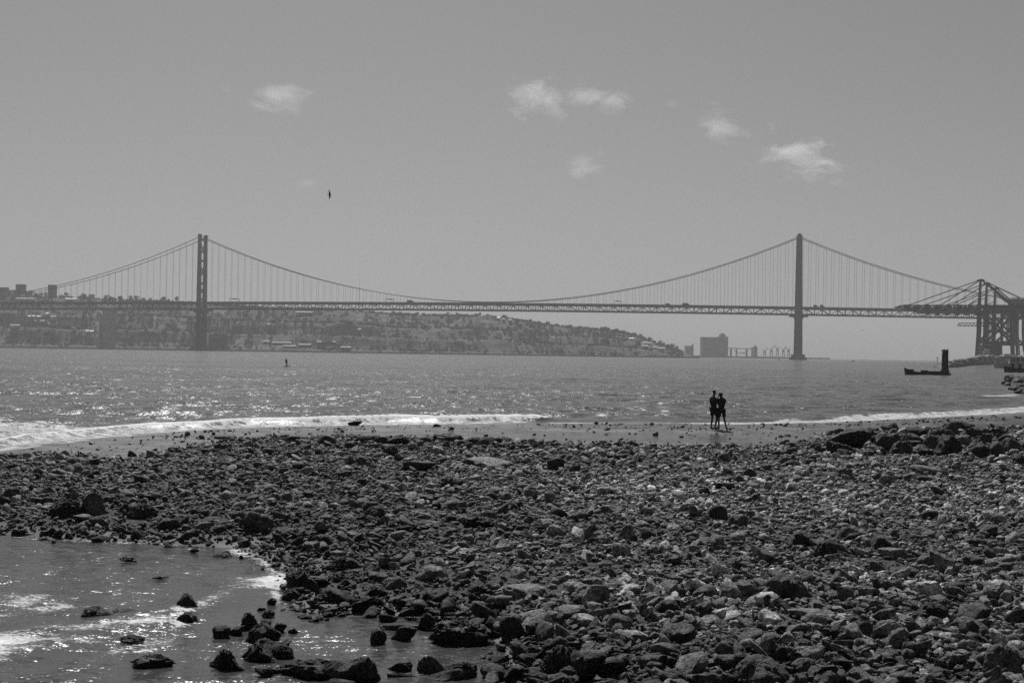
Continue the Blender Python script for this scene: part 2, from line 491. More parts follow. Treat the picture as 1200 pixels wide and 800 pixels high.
chop = 0.40 + 0.60 * np.clip(openw * 1.0 + sstep(0.0, 2.0, sin_) * 0.6, 0, 1)
idx = np.arange(WX.size).reshape(WX.shape)
wf = np.stack([idx[:-1, :-1], idx[:-1, 1:], idx[1:, 1:], idx[1:, :-1]], -1).reshape(-1, 4)
water = mesh_obj('water', np.stack([WX, WY, WZ], -1).reshape(-1, 3), wf, M['water'], None, True)
for nm, arr in (('foam', foam_field), ('chop', chop)):
    a = water.data.attributes.new(nm, 'FLOAT', 'POINT'); a.data.foreach_set('value', arr.ravel().astype(np.float32))
tag(water, 'choppy grey river water with glints and white surf along the shore', 'water', None, 'structure')

# ------------------------------------------------------------------ rocks
def ico(sub):
    bm = bmesh.new(); bmesh.ops.create_icosphere(bm, subdivisions=sub, radius=1)
    v = np.array([x.co[:] for x in bm.verts]); f = np.array([[q.index for q in p.verts] for p in bm.faces]); bm.free()
    return v / np.linalg.norm(v, axis=1)[:, None], f
ICO = {k: ico(k) for k in (1, 2, 3, 4, 5)}
def rock_shape(seed, sub, hard=9.0, planes=13, rough=1.0, knob=0.0):
    r_ = np.random.RandomState(seed); d, f = ICO[sub]
    n = r_.normal(size=(planes, 3)); n /= np.linalg.norm(n, axis=1)[:, None]
    n = np.vstack([n, [[0, 0, -1], [0, 0, 1]]])
    k = r_.uniform(0.62, 1.0, size=len(n))
    q = np.maximum(d @ n.T, 0) / k
    rad = (q ** hard).sum(1) ** (-1 / hard)
    o = r_.uniform(0, 90, 3)
    rad = rad * (1 + rough * (0.13 * noise3(d * 1.6 + o) + 0.09 * noise3(d * 3.7 + o) + 0.055 * noise3(d * 8 + o) + 0.03 * noise3(d * 17 + o)))
    if knob: rad = rad * (1 + knob * np.abs(noise3(d * 5.5 + o)) + knob * 0.6 * np.abs(noise3(d * 12 + o)))
    v = d * rad[:, None]
    v -= (v.max(0) + v.min(0)) / 2
    v /= (v.max(0) - v.min(0)) / 2
    return v, f

# landmark rocks: px centre, px bottom, px width, px height, tone, shape, label
LM = [
 (76, 607, 50, 24, .020, 'w', 'long black weedy rock left of the pale-topped boulder beside the pebbly inlet shore'),
 (110, 603, 42, 31, .055, 'b', 'squat boulder with a flat grey top and black front, joined to the weedy rock'),
 (262, 514.5, 27, 5, .012, 'f', 'flat black slab lying alone on wet sand by the surf'),
 (415, 498.5, 17, 6, .012, 'f', 'small black rock standing in the white surf line'),
 (512, 500, 10, 4, .02, 'f', 'small dark stone on the wet sand just below the surf, middle of the beach'),
 (155, 535, 13, 9, .02, 'w', 'small black knobbly rock at the edge of the wet sand on the left'),
 (382, 520, 24, 12, .03, 'b', 'rounded dark boulder at the stone field edge under the left surf'),
 (345, 519, 24, 9, .02, 'f', 'low dark rock just left of the rounded boulder near the surf'),
 (432, 520, 46, 12, .025, 'w', 'wide low weedy ridge of rock at the stone field edge'),
 (466, 521, 32, 13, .015, 'w', 'black weedy rock right of the wide low ridge'),
 (500, 519, 22, 9, .03, 'b', 'dark grey stone between two weedy black rocks at the edge of the wet sand'),
 (526, 519, 38, 13, .02, 'w', 'humped black rock with a knobbly top at the edge of the wet sand'),
 (561, 522, 34, 11, .02, 'f', 'low black slab rock leaning left beside the wet sand'),
 (586, 521, 22, 11, .015, 'b', 'compact black rock right of the leaning low slab'),
 (608, 520, 20, 7, .03, 'f', 'thin dark stone at the end of the row of black rocks by wet sand'),
 (665, 525, 24, 10, .02, 'b', 'lone blocky dark rock at the near edge of the tide pool'),
 (572, 548, 64, 14, .16, 'f', 'broad pale flat slab sloping among the stones near the beach middle'),
 (651, 553, 21, 18, .03, 'p', 'dark pointed rock standing up like a small pyramid'),
 (690, 537, 18, 10, .03, 'b', 'dark round stone right of and beyond the pyramid rock'),
 (723, 537, 26, 7, .025, 'f', 'flat dark stone below the middle of the tide pool'),
 (455, 533, 24, 14, .03, 'w', 'dark ragged rock standing above the stones left of the pale slab'),
 (424, 545, 26, 12, .04, 'b', 'dark grey lump of rock left of the beach middle'),
 (490, 552, 44, 13, .03, 'f', 'long dark rock lying across the stones below the ragged rock'),
 (525, 570, 40, 16, .035, 'w', 'dark cracked boulder group stone below the pale slab'),
 (572, 588, 30, 16, .04, 'b', 'dark boulder with a broken right side in the beach middle'),
 (438, 606, 24, 15, .03, 'b', 'dark round boulder left of the weed patch'),
 (500, 625, 85, 16, .012, 'w', 'long low black weed-covered ledge in the middle of the stones'),
 (560, 618, 48, 16, .014, 'w', 'black weedy lump at the right end of the long ledge'),
 (455, 632, 40, 12, .014, 'w', 'flat black weedy rock at the left end of the long ledge'),
 (650, 628, 26, 15, .14, 'b', 'pale stone with a shaded front in the middle of the beach'),
 (655, 605, 22, 12, .03, 'b', 'dark stone behind the pale stone of the beach middle'),
 (712, 600, 22, 10, .15, 'f', 'light grey flat stone right of the beach middle'),
 (733, 632, 24, 20, .16, 'p', 'light tilted stone with a sharp edge among grey rubble'),
 (843, 609, 23, 19, .03, 'b', 'dark rounded boulder, left one of the two below the couple'),
 (867, 618, 24, 17, .05, 'b', 'dark grey wedge boulder, right one of the two below the couple'),
 (850, 574, 24, 10, .02, 'f', 'black flat stone below the couple, nearer than the tide pool'),
 (879, 560, 17, 12, .04, 'p', 'small dark peaked stone below and right of the couple'),
 (914, 564, 12, 7, .02, 'b', 'small black stone right of the dark peaked stone'),
 (936, 525, 24, 8, .02, 'f', 'dark low rock at the right tip of the tide pool'),
 (957, 534, 18, 13, .03, 'b', 'dark block just left of the great boulder cluster'),
 (976, 530, 22, 7, .03, 'f', 'thin dark slab against the left foot of the boulder cluster'),
 (1000, 526, 52, 21, .018, 'b', 'long black sloping boulder at the left end of the boulder cluster'),
 (1020, 515, 30, 12, .018, 'b', 'black boulder at the back of the cluster, behind the long sloping one'),
 (1046, 530, 28, 20, .022, 'b', 'black boulder in the middle of the cluster, right of the long sloping one'),
 (1037, 525, 22, 13, .018, 'b', 'smaller black boulder wedged behind the middle of the cluster'),
 (1075, 524, 24, 14, .018, 'b', 'black boulder with a flat top right of the cluster middle'),
 (1094, 526, 24, 14, .05, 'b', 'dark grey boulder in the right half of the cluster'),
 (1110, 517, 26, 13, .03, 'b', 'dark boulder at the top of the right half of the cluster'),
 (1114, 534, 27, 21, .025, 'b', 'large dark boulder at the front of the right half of the cluster'),
 (1086, 534, 22, 8, .02, 'f', 'flat black rock at the front foot of the cluster'),
 (1133, 524, 18, 12, .08, 'b', 'grey boulder between the two dark right-hand boulder heaps'),
 (1150, 516, 25, 14, .025, 'b', 'dark round boulder on top of the right-hand heap'),
 (1149, 527, 22, 14, .02, 'b', 'black boulder in the middle of the right-hand heap'),
 (1152, 538, 24, 14, .02, 'b', 'black boulder at the front of the right-hand heap'),
 (1172, 536, 22, 16, .05, 'b', 'dark grey boulder right of the right-hand heap'),
 (1192, 532, 22, 16, .04, 'b', 'dark boulder at the picture edge beside the right-hand heap'),
 (1197, 545, 14, 10, .02, 'b', 'black stone at the picture edge below the right-hand heap'),
 (1016, 536, 20, 9, .03, 'f', 'dark slab in front of the long sloping boulder'),
 (975, 560, 30, 8, .035, 'f', 'dark grey table-like slab on pale gravel left of the driftwood'),
 (1030, 562, 13, 9, .03, 'b', 'small dark stone between the table-like slab and the driftwood'),
 (1080, 552, 26, 13, .018, 'w', 'ragged black rock just behind the driftwood plank'),
 (1083, 565, 20, 8, .015, 'f', 'flat black stone in front of the driftwood plank'),
 (1162, 578, 10, 9, .015, 'b', 'small black stone on pale gravel at the far right'),
 (1082, 593, 17, 10, .03, 'b', 'dark stone on fine gravel below the driftwood plank'),
 (1016, 607, 21, 11, .03, 'b', 'dark smooth stone on open gravel, right of the middle'),
 (941, 610, 11, 8, .03, 'b', 'little dark stone on open gravel left of the smooth one'),
 (1197, 615, 12, 10, .03, 'b', 'small dark stone at the right picture edge on gravel'),
 (1160, 628, 24, 14, .05, 'p', 'dark grey angular stone on the gravel near the right edge'),
 (941, 640, 34, 20, .012, 'b', 'black boulder at the left end of the large dark pair'),
 (977, 652, 44, 24, .030, 'b', 'large dark boulder at the right end of the large dark pair'),
 (930, 701, 54, 31, .040, 'b', 'big rounded dark boulder alone on pale pebbles, right half of the beach'),
 (1037, 645, 32, 20, .045, 'p', 'dark grey peaked rock above the pale wedge'),
 (1051, 656, 33, 15, .13, 'p', 'pale wedge-shaped rock beside the dark peaked rock'),
 (1035, 672, 27, 15, .06, 'f', 'grey flat rock with black underside below the pale wedge'),
 (1090, 664, 27, 17, .06, 'b', 'grey block with one smooth side right of the pale wedge'),
 (1062, 676, 36, 13, .03, 'f', 'low dark stone between the grey block and the flat rock'),
 (1126, 694, 30, 14, .02, 'f', 'flat black stone on the pebbles, right part of the beach'),
 (1098, 731, 46, 27, .014, 'b', 'large black boulder with a rounded back near the lower right corner'),
 (1089, 744, 24, 18, .05, 'b', 'dark grey round stone leaning on the large black boulder'),
 (955, 730, 52, 19, .12, 'f', 'long light grey slab with a shadowed end, lower right'),
 (1012, 750, 27, 24, .012, 'c', 'cube-like black stone with a flat top, lower right'),
 (973, 746, 20, 16, .05, 'b', 'dark round stone between the long slab and the cube-like stone'),
 (1050, 750, 38, 12, .06, 'f', 'smooth grey stone right of the cube-like stone'),
 (1180, 794, 48, 40, .07, 'b', 'large grey-topped boulder in the lower right corner'),
 (880, 768, 32, 22, .10, 'b', 'grey egg-shaped boulder at the bottom right of the middle'),
 (852, 770, 28, 20, .05, 'b', 'dark grey stone left of the egg-shaped boulder'),
 (906, 752, 26, 13, .08, 'b', 'grey smooth stone above the egg-shaped boulder'),
 (895, 802, 66, 36, .035, 'b', 'broad dark boulder at the bottom edge, right of the middle'),
 (972, 806, 34, 22, .05, 'b', 'dark rounded stone at the bottom edge, right of the broad boulder'),
 (812, 788, 30, 34, .010, 'b', 'tall black boulder at the bottom, left of the egg-shaped boulder'),
 (825, 706, 40, 24, .05, 'b', 'dark squarish boulder at the left of the big rounded lone boulder'),
 (540, 757, 80, 34, .014, 'w', 'big black block standing in the shallow pool at the bottom middle'),
 (600, 751, 34, 32, .025, 'c', 'upright dark block with a pale left face beside the big black block'),
 (471, 750, 34, 19, .012, 'p', 'black wedge rock standing in the shallow pool'),
 (443, 755, 20, 19, .018, 'p', 'small ragged rock left of the black wedge in the shallow pool'),
 (468, 738, 52, 12, .02, 'f', 'flat dark ledge behind the black wedge in the pool'),
 (655, 790, 54, 40, .03, 'w', 'big ragged dark boulder at the bottom, left of the pointed black one'),
 (692, 800, 42, 36, .010, 'p', 'pointed black boulder at the bottom edge'),
 (699, 711, 34, 28, .15, 'p', 'light leaning slab with a sharp top, middle of the lower beach'),
 (610, 702, 64, 20, .12, 'f', 'broad pale rounded slab above the shallow pool'),
 (620, 703, 30, 12, .012, 'b', 'black stone tucked under the pale rounded slab'),
 (745, 753, 40, 17, .16, 'f', 'pale tilted tablet of stone right of the bottom middle'),
 (728, 738, 36, 22, .05, 'b', 'dark grey stone above the pale tilted tablet'),
 (785, 720, 30, 20, .02, 'b', 'black stone left of the dark squarish boulder'),
 (780, 772, 40, 22, .08, 'b', 'grey lumpy stone right of the pale tablet'),
 (505, 788, 34, 24, .05, 'w', 'rough barnacled rock in the pool at the bottom'),
 (532, 798, 56, 24, .03, 'w', 'dark wet rock at the bottom edge in the shallow pool'),
 (467, 786, 32, 14, .012, 'p', 'low black pointed rock in the pool at the bottom'),
 (410, 806, 74, 40, .025, 'w', 'large dark hump of rock at the bottom edge, right of the inlet'),
 (356, 796, 80, 26, .022, 'w', 'broad low wet rock at the bottom edge, left of the large hump'),
 (262, 786, 48, 26, .014, 'w', 'black weedy boulder at the front of the rocks in the inlet'),
 (300, 776, 40, 22, .012, 'w', 'black weedy rock in the middle of the inlet rocks'),
 (304, 754, 40, 24, .014, 'w', 'round black weedy boulder at the top of the inlet rocks'),
 (292, 738, 24, 20, .014, 'w', 'small black rock above the round weedy boulder of the inlet'),
 (326, 772, 38, 16, .014, 'w', 'low black rock at the right of the inlet rocks'),
 (313, 724, 18, 8, .015, 'w', 'small dark stone between surf and inlet rocks'),
 (174, 785, 54, 18, .010, 'w', 'low rounded black rock alone in the water at the lower left'),
 (112, 726, 46, 14, .014, 'w', 'long low black rock in the white water of the inlet'),
 (148, 721, 44, 5, .014, 'w', 'thin tail of dark rock just above water, right of the long low rock'),
 (221, 717, 38, 23, .020, 'w', 'peaked dark rock standing in the foam of the inlet'),
 (216, 731, 30, 13, .012, 'w', 'black knobbly rock just below the peaked one in the inlet foam'),
 (340, 704, 26, 13, .014, 'w', 'black weedy rock at the right edge of the inlet foam'),
 (352, 694, 40, 28, .018, 'w', 'knobbly dark boulder at the corner of the inlet shore'),
 (386, 707, 54, 18, .016, 'w', 'wide black rock right of the inlet corner'),
 (318, 709, 12, 7, .012, 'w', 'tiny black rock in the shallow water by the inlet corner'),
 (227, 648, 15, 5, .014, 'w', 'small flat rock awash at the back of the inlet'),
 (147, 659, 22, 6, .014, 'w', 'low dark rock awash in the inlet middle'),
 (258, 653, 20, 5, .014, 'w', 'thin dark rock awash by the back foam of the inlet'),
 (187, 680, 18, 4, .014, 'w', 'sliver of dark rock breaking the inlet water'),
 (152, 754, 34, 8, .014, 'w', 'low barnacled rock awash left of the inlet rocks'),
 (115, 634, 18, 8, .014, 'b', 'dark stone at the water edge of the back of the inlet'),
 (25, 629, 28, 9, .014, 'w', 'dark rock at the water edge near the left border'),
 (196, 633, 18, 9, .014, 'b', 'black stone at the water edge below the stony bank'),
 (165, 608, 44, 20, .035, 'w', 'ragged dark boulder right of the pale-topped boulder'),
 (196, 622, 26, 16, .02, 'b', 'dark boulder on the bank above the back of the inlet'),
 (10, 588, 24, 18, .03, 'b', 'dark boulder near the left border of the beach'),
 (12, 550, 26, 10, .014, 'w', 'black weedy rock at the left border beside the wet sand'),
 (300, 625, 34, 22, .05, 'b', 'dark stone heap head right of the back of the inlet'),
 (378, 640, 30, 16, .018, 'b', 'black stone between inlet and long weedy ledge'),
 (404, 668, 44, 18, .02, 'w', 'dark weedy boulder on the slope right of the inlet'),
 (462, 690, 30, 16, .06, 'b', 'grey boulder above the flat ledge of the pool'),
 (505, 680, 40, 20, .12, 'b', 'light grey humped boulder left of the pale rounded slab'),
 (500, 738, 22, 22, .02, 'w', 'ragged black stone between wedge and big block'),
]
PROTO = {}
def lm_shape(kind, i):
    hard, planes, rough, knob = {'w': (3.6, 9, 1.7, .32), 'b': (7, 12, 1.0, 0), 'f': (7, 13, .9, 0), 'p': (11, 8, .8, 0), 'c': (11, 8, .9, .06)}[kind]
    if i < len(LM) and ('cluster' in LM[i][6] or 'heap' in LM[i][6]): hard, planes, rough, knob = 10, 9, 1.6, .14
    return rock_shape(1000 + i, 5 if i < len(LM) and LM[i][2] > 40 and LM[i][1] > 600 else 4, hard, planes, rough, knob)
rk = random.Random(3)
LMXY = []
for i, (px, py, wpx, hpx, tone, kind, label) in enumerate(LM):
    p = hit(px, py)
    d = p.length
    m = d / F
    W, H = wpx * m, hpx * m
    wet = py > 640 and px < 345
    if wet: H *= 1.05
    heap = 'cluster' in label or 'heap' in label
    if heap: W *= 1.16; H *= 1.12
    D = {'f': .8, 'w': .75, 'b': .85, 'p': .7, 'c': .8}[kind] * W
    dep = (EYE - p.z) / p.y
    Hr = max((H - D * dep * 0.45), H * 0.55) if kind != 'f' else max(H - D * dep * 0.6, H * 0.5)
    v, f = lm_shape(kind, 122 if label.startswith(('long low black rock in', 'thin tail')) else 507 if label.startswith('peaked dark rock standing in the foam') else i)
    sink = 0.55 if wet else 0.3
    Hr *= 1.0 if not wet else .92
    if kind in 'wb': v[:, 2] = v[:, 2] - 0.30 * (v[:, 0] ** 2 + v[:, 1] ** 2) * (v[:, 2] > -0.2) ; v[:, 2] /= np.abs(v[:, 2]).max()
    if kind in 'pc': v[:, 2] = v[:, 2] - 0.28 * np.abs(v[:, 0] * rk.uniform(.3, 1) + v[:, 1] * rk.uniform(-.6, .6)); v[:, 2] = (v[:, 2] - v[:, 2].min()) / np.ptp(v[:, 2]) * 2 - 1
    if wet:
        tp = 1.10 - 0.36 * np.clip((v[:, 2] + 1) / 2, 0, 1) ** 1.2
        v = v * np.stack([tp, tp, np.ones_like(tp)], -1)
    v = v * np.array([W / 2, D / 2, Hr / 2 * (1 + sink)])
    o = mesh_obj('rock', v, f, M['rock'], None, True)
    o.location = (p.x, p.y + D * 0.42, p.z + Hr / 2 * (1 - sink) - 0.01 + (0.04 if wet else 0.06 if heap else 0))
    tl = min(1, H / W * 2)
    o.rotation_euler = (rk.uniform(-.08, .08) * tl, rk.uniform(-.06, .06) * tl, rk.uniform(-.25, .25))
    o.color = (tone * 1.7,) * 3 + (1,)
    tag(o, label, 'rock', 'single rocks of the shore')
    LMXY.append((p.x, p.y + D * 0.42, W * 0.5))

# further stones big enough to count, copied from a few shapes
def scatter_pixels(n, x0, x1, y0, y1, seed):
    r_ = random.Random(seed); out = []
    while len(out) < n:
        px, py = r_.uniform(x0, x1), r_.uniform(y0, y1)
        out.append((px, py))
    return out
protos = []
for k in range(14):
    v, f = rock_shape(400 + k, 4, *( (10, 9, 1.3, .05) if k % 3 else (6, 11, 1.7, .24) ))
    me = mesh_obj('rock', v, f, M['rock'], None, True)
    protos.append(me)
ZONES = [  # count, px box, size range px (at photograph), tones, label, group
 (26, (0, 330, 548, 622), (14, 26), (.02, .06), 'dark medium stone of the crowded bank behind the inlet, among many alike', 'dark stones on the bank behind the inlet'),
 (26, (340, 700, 535, 600), (14, 24), (.03, .09), 'dark medium stone in the far middle of the stone field, among many alike', 'dark stones in the far middle of the beach'),
 (16, (350, 700, 600, 690), (18, 32), (.10, .18), 'light grey medium stone in the central stone field, among many alike', 'light stones in the middle of the beach'),
 (14, (700, 1190, 575, 650), (12, 22), (.03, .07), 'dark medium stone scattered on the open gravel of the right-hand beach', 'dark stones on the right-hand gravel'),
 (24, (640, 1190, 650, 740), (20, 38), (.035, .09), 'dark grey stone on the pebbles of the lower right beach, among many alike', 'dark stones of the lower right beach'),
 (26, (972, 1215, 506, 538), (18, 36), (.012, .03), 'black boulder of the boulder ridge', 'black boulders of the ridge on the right'),
 (14, (255, 348, 738, 796), (16, 34), (.010, .02), 'black wet rock of the inlet', 'black wet rocks of the inlet'),
 (12, (640, 1190, 690, 790), (22, 40), (.10, .16), 'light grey rounded stone of the lower right beach, among many alike', 'light stones of the lower right beach'),
 (16, (700, 1200, 740, 812), (30, 52), (.015, .05), 'dark boulder in the crowded near stones at the bottom right', 'dark boulders at the bottom right'),
]
first = [True] * len(protos); SCAT = []
def put(px, py, size, tone, label, group, r_):
    p = hit(px, py); m = p.length / F
    W = size * .85 * m; D = W * r_.uniform(.6, .95); H = W * r_.uniform(.38, .62)
    for (qx, qy, qr) in LMXY:
        if (p.x - qx) ** 2 + (p.y + D * .4 - qy) ** 2 < (qr * (0.9 if tone > .031 else .45) + W * 0.45) ** 2: return False
    k = r_.randrange(len(protos))
    if first[k]: o = protos[k]; first[k] = False
    else: o = protos[k].copy(); COL.objects.link(o)
    o.location = (p.x, p.y + D * .4, p.z + H * 0.33)
    o.scale = (W / 2, D / 2, H / 2 * 1.2)
    o.rotation_euler = (r_.uniform(-.25, .25), r_.uniform(-.25, .25), r_.uniform(0, 6.28))
    o.color = (tone * 1.7,) * 3 + (1,)
    SCAT.append((o, p, W * F / p.length, tone))
    tag(o, label, 'rock', group)
    LMXY.append((p.x, p.y + D * .4, W * .5))
    return True
for zi, (cnt, (x0, x1, y0, y1), (s0, s1), (t0, t1), label, group) in enumerate(ZONES):
    r_ = random.Random(50 + zi); c = 0; tries = 0
    while c < cnt and tries < cnt * 30:
        tries += 1
        if put(r_.uniform(x0, x1), r_.uniform(y0, y1), r_.uniform(s0, s1), r_.uniform(t0, t1), label, group, r_): c += 1
for k, o in enumerate(protos):
    if first[k]: bpy.data.objects.remove(o)

# each copied stone is named by the landmark rock next to it
SHORT = []
for i, L_ in enumerate(LM):
    wds = L_[6].replace(',', ' ,').split(); out = []
    for w_ in wds:
        if w_ == ',' or len(out) >= 8: break
        out.append(w_)
    while out and out[-1] in ('the', 'a', 'of', 'in', 'at', 'on', 'by', 'with', 'and', 'to', 'and', 'its', 'two', 'one', 'big', 'large', 'black', 'dark', 'pale', 'grey', 'between', 'below', 'right', 'left', 'behind', 'beside', 'near', 'standing', 'lying', 'front', 'end', 'edge', 'lower', 'flat', 'from', 'just', 'long', 'right-hand', 'great', 'top', 'lone'): out.pop()
    SHORT.append(' '.join(out))
LMP = [hit(L_[0], L_[1]) for L_ in LM]
used = set()
for o, p, wpx, tone in SCAT:
    c = 'black' if tone < .03 else 'dark grey' if tone < .06 else 'grey' if tone < .10 else 'light grey'
    sz = 'small' if wpx < 18 else 'medium' if wpx < 27 else 'big' if wpx < 37 else 'very big'
    for j in sorted(range(len(LM)), key=lambda j: (LMP[j] - p).length):
        dx, dy = p.x - LMP[j].x, p.y - LMP[j].y
        rel = ('right of' if dx > 0 else 'left of') if abs(dx) > abs(dy) * .8 else ('behind' if dy > 0 else 'in front of')
        lb = '%s %s stone %s the %s' % (sz, c, rel, SHORT[j])
        if (rel, j) not in used and SHORT.count(SHORT[j]) == 1 and len(lb.split()) <= 16:
            used.add((rel, j)); o['label'] = lb; break
# the countless smaller stones: one object
def stones():
    r_ = np.random.RandomState(21)
    V, FC, T = [], [], []; off = 0
    lib = {s: [rock_shape(700 + 31 * s + k, s, 9 if k % 2 else 16, 8, 1.25, .12 if k % 3 == 0 else 0)[0] for k in range(16)] for s in (1, 2, 3)}
    lm = np.array(LMXY)
    def batch(n, ylo, yhi, smin, smax, power, sub, mask, tonef, flat=(.35, .75)):
        nonlocal off
        u = r_.uniform(0, 1, n); y = np.sqrt(ylo ** 2 + u * (yhi ** 2 - ylo ** 2))
        x = y * r_.uniform(-0.47, 0.47, n)
        keep = mask(x, y)
        for (qx, qy, qr) in LMXY[:len(LM)]: keep &= ((x - qx) / (qr * 1.05)) ** 2 + ((y - qy + qr * .15) / (qr * 1.0)) ** 2 > 1
        x, y = x[keep], y[keep]; n = len(x)
        size = smin * (1 - r_.uniform(0, 1, n) * (1 - (smin / smax) ** power)) ** (-1 / power)
        z = terrain(x, y)
        tone = tonef(x, y, r_, n)
        d, f = ICO[sub]
        rots = r_.uniform(0, 6.28, n); ids = r_.randint(0, 16, n)
        c, s = np.cos(rots), np.sin(rots)
        tx, ty = r_.normal(0, .28, n), r_.normal(0, .28, n)
        sx, sy, sz = size / 2, size / 2 * r_.uniform(.6, 1, n), size / 2 * r_.uniform(*flat, n)
        base = np.stack(lib[sub])[ids]                      # n, nv, 3
        bx, by, bz = base[..., 0] * sx[:, None], base[..., 1] * sy[:, None], base[..., 2] * sz[:, None]
        bz2 = bz + bx * tx[:, None] + by * ty[:, None]
        X = bx * c[:, None] - by * s[:, None] + x[:, None]
        Y = bx * s[:, None] + by * c[:, None] + y[:, None]
        Z = bz2 + (z + sz * r_.uniform(.2, 1.15, n))[:, None]
        nv = len(d)
        V.append(np.stack([X, Y, Z], -1).reshape(-1, 3).astype(np.float32))
        FC.append((f[None] + (np.arange(n) * nv)[:, None, None] + off).reshape(-1, 3))
        T.append(np.repeat(tone, nv)); off += n * nv
    WEED = []
    for px, py, rx, ry, kf in ((520, 622, 2.6, 1.6, .22), (380, 660, 1.6, 3.0, .35), (470, 590, 3, 1.5, .6), (430, 700, 1.5, 2, .4), (90, 590, 4, 4, .6), (300, 560, 4, 3, .6), (600, 760, 2, 1.2, .4), (330, 530, 5, 3, .65), (560, 525, 6, 1.5, .5),
                               (920, 575, 5, 4, 1.3), (1100, 590, 4, 5, 1.25), (760, 590, 4, 4, 1.15), (960, 690, 2, 1.4, 1.4), (700, 640, 2, 2, 1.2), (1060, 520, 5, 2.5, .45), (1120, 790, 2, 1, .6), (820, 780, 2, 1, .55)):
        q = at_z(px, py, .2); WEED.append((q.x, q.y, rx, ry, kf))
    def rocky(x, y):
        sr = sdist(ROCKS, x, y); si = sdist(INLET, x, y)
        p = sstep(-0.5, 0.5, sr + 0.4 * noise3(np.stack([x * .8, y * .8, x * 0], -1)))
        edge = np.where(si > 0, 0.55 * np.exp(-si / 0.35) + 0.16 * np.exp(-si / 1.6) * (x > -2.8), 1)
        return r_.uniform(0, 1, x.shape) < p * edge
    def bar(x, y):
        s = sdist(BAR, x, y)
        return r_.uniform(0, 1, x.shape) < sstep(-0.5, 0.4, s) * 0.8
    def strip(x, y):
        s = sdist(LAND, x, y); sr = sdist(ROCKS, x, y)
        n = noise3(np.stack([x * .35, y * .35, x * 0 + 5], -1))
        return (s > 0.8) & (sr < 0.3) & (r_.uniform(0, 1, x.shape) < 0.05 + 0.9 * sstep(.25, .6, n))
    def tone(x, y, r_, n):
        si = sdist(INLET, x, y); sr = sdist(ROCKS, x, y)
        patch = fbm(np.stack([x * .22, y * .22, x * 0 + 3], -1), 3)
        t = 0.95 + 0.5 * patch + 0.25 * sstep(-2, 6, x) * sstep(18, 30, y)
        t *= 0.30 + 0.70 * sstep(-0.1, 1.8, -si)          # wet, weedy stones round the inlet
        t *= 0.55 + 0.45 * sstep(0.0, 2.0, sr)
        for qx, qy, rx, ry, kf in WEED:
            g_ = np.exp(-(((x - qx) / rx) ** 2 + ((y - qy) / ry) ** 2) + 0.6 * patch)
            t *= 1 + (kf - 1) * np.clip(g_, 0, 1)
        return np.clip(t, .10, 1.8)
    def strip2(x, y):
        s = sdist(LAND, x, y); sr = sdist(ROCKS, x, y)
        return (s > 0.5) & (sr < 0.5) & (r_.uniform(0, 1, x.shape) < 0.10 + 0.8 * sstep(1.6, 0, np.abs(sr)))
    def dark(x, y, r_, n): return np.full(n, .4)
    batch(3600, 11, 24, .10, .38, 2.8, 3, rocky, tone)
    batch(2600, 11, 19, .13, .42, 2.2, 3, rocky, tone)
    batch(9000, 11, 19, .05, .13, 1.6, 2, rocky, tone)
    batch(15000, 11, 24, .045, .14, 2.0, 2, rocky, tone)
    batch(24000, 11, 24, .02, .05, 1.5, 1, rocky, tone)
    batch(9000, 24, 38, .10, .36, 2.6, 2, rocky, tone)
    batch(34000, 24, 38, .045, .12, 2.0, 1, rocky, tone)
    batch(13000, 38, 66, .12, .42, 2.6, 2, rocky, tone)
    batch(36000, 38, 66, .06, .16, 2.0, 1, rocky, tone)
    batch(26000, 36, 66, .04, .12, 2.0, 1, strip2, dark)
    batch(5000, 55, 85, .08, .30, 2.4, 1, bar, dark)
    batch(9000, 36, 64, .08, .32, 2.2, 1, strip, dark)
    V_, F_, T_ = np.concatenate(V), np.concatenate(FC), np.concatenate(T)
    o = mesh_obj('beach_stones', V_, F_, M['stones'], None, True)
    a = o.data.attributes.new('tone', 'FLOAT', 'POINT'); a.data.foreach_set('value', T_.astype(np.float32))
    tag(o, 'countless small grey and dark stones covering the shore between the larger rocks', 'stones', None, 'stuff')
stones()

# driftwood plank and stake
p = hit(1089, 556)
a, b = hit(1070, 553), hit(1109, 560)
mb = MB(); q0, q1 = Vector((0, 0, 0)), b - a
mb.tube([q0, q0.lerp(q1, .3) + Vector((0, 0, .03)), q0.lerp(q1, .7) + Vector((0, 0, .02)), q1], .09, 7, .06)
o = mb.build('driftwood_log', M['wood'], None, True); o.location = a + Vector((0, 0, .13))
tag(o, 'thin pale driftwood pole lying across stones in front of a ragged black rock', 'driftwood')
p = hit(91.5, 541)
mb = MB(); mb.tube([(0, 0, -.15), (0.01, 0, .15), (.0, 0, .32)], .035, 7, .025)
o = mb.build('wooden_stake', M['wood'], None, True); o.location = p
tag(o, 'short dark wooden stake standing upright at the left edge of the stones', 'stake')

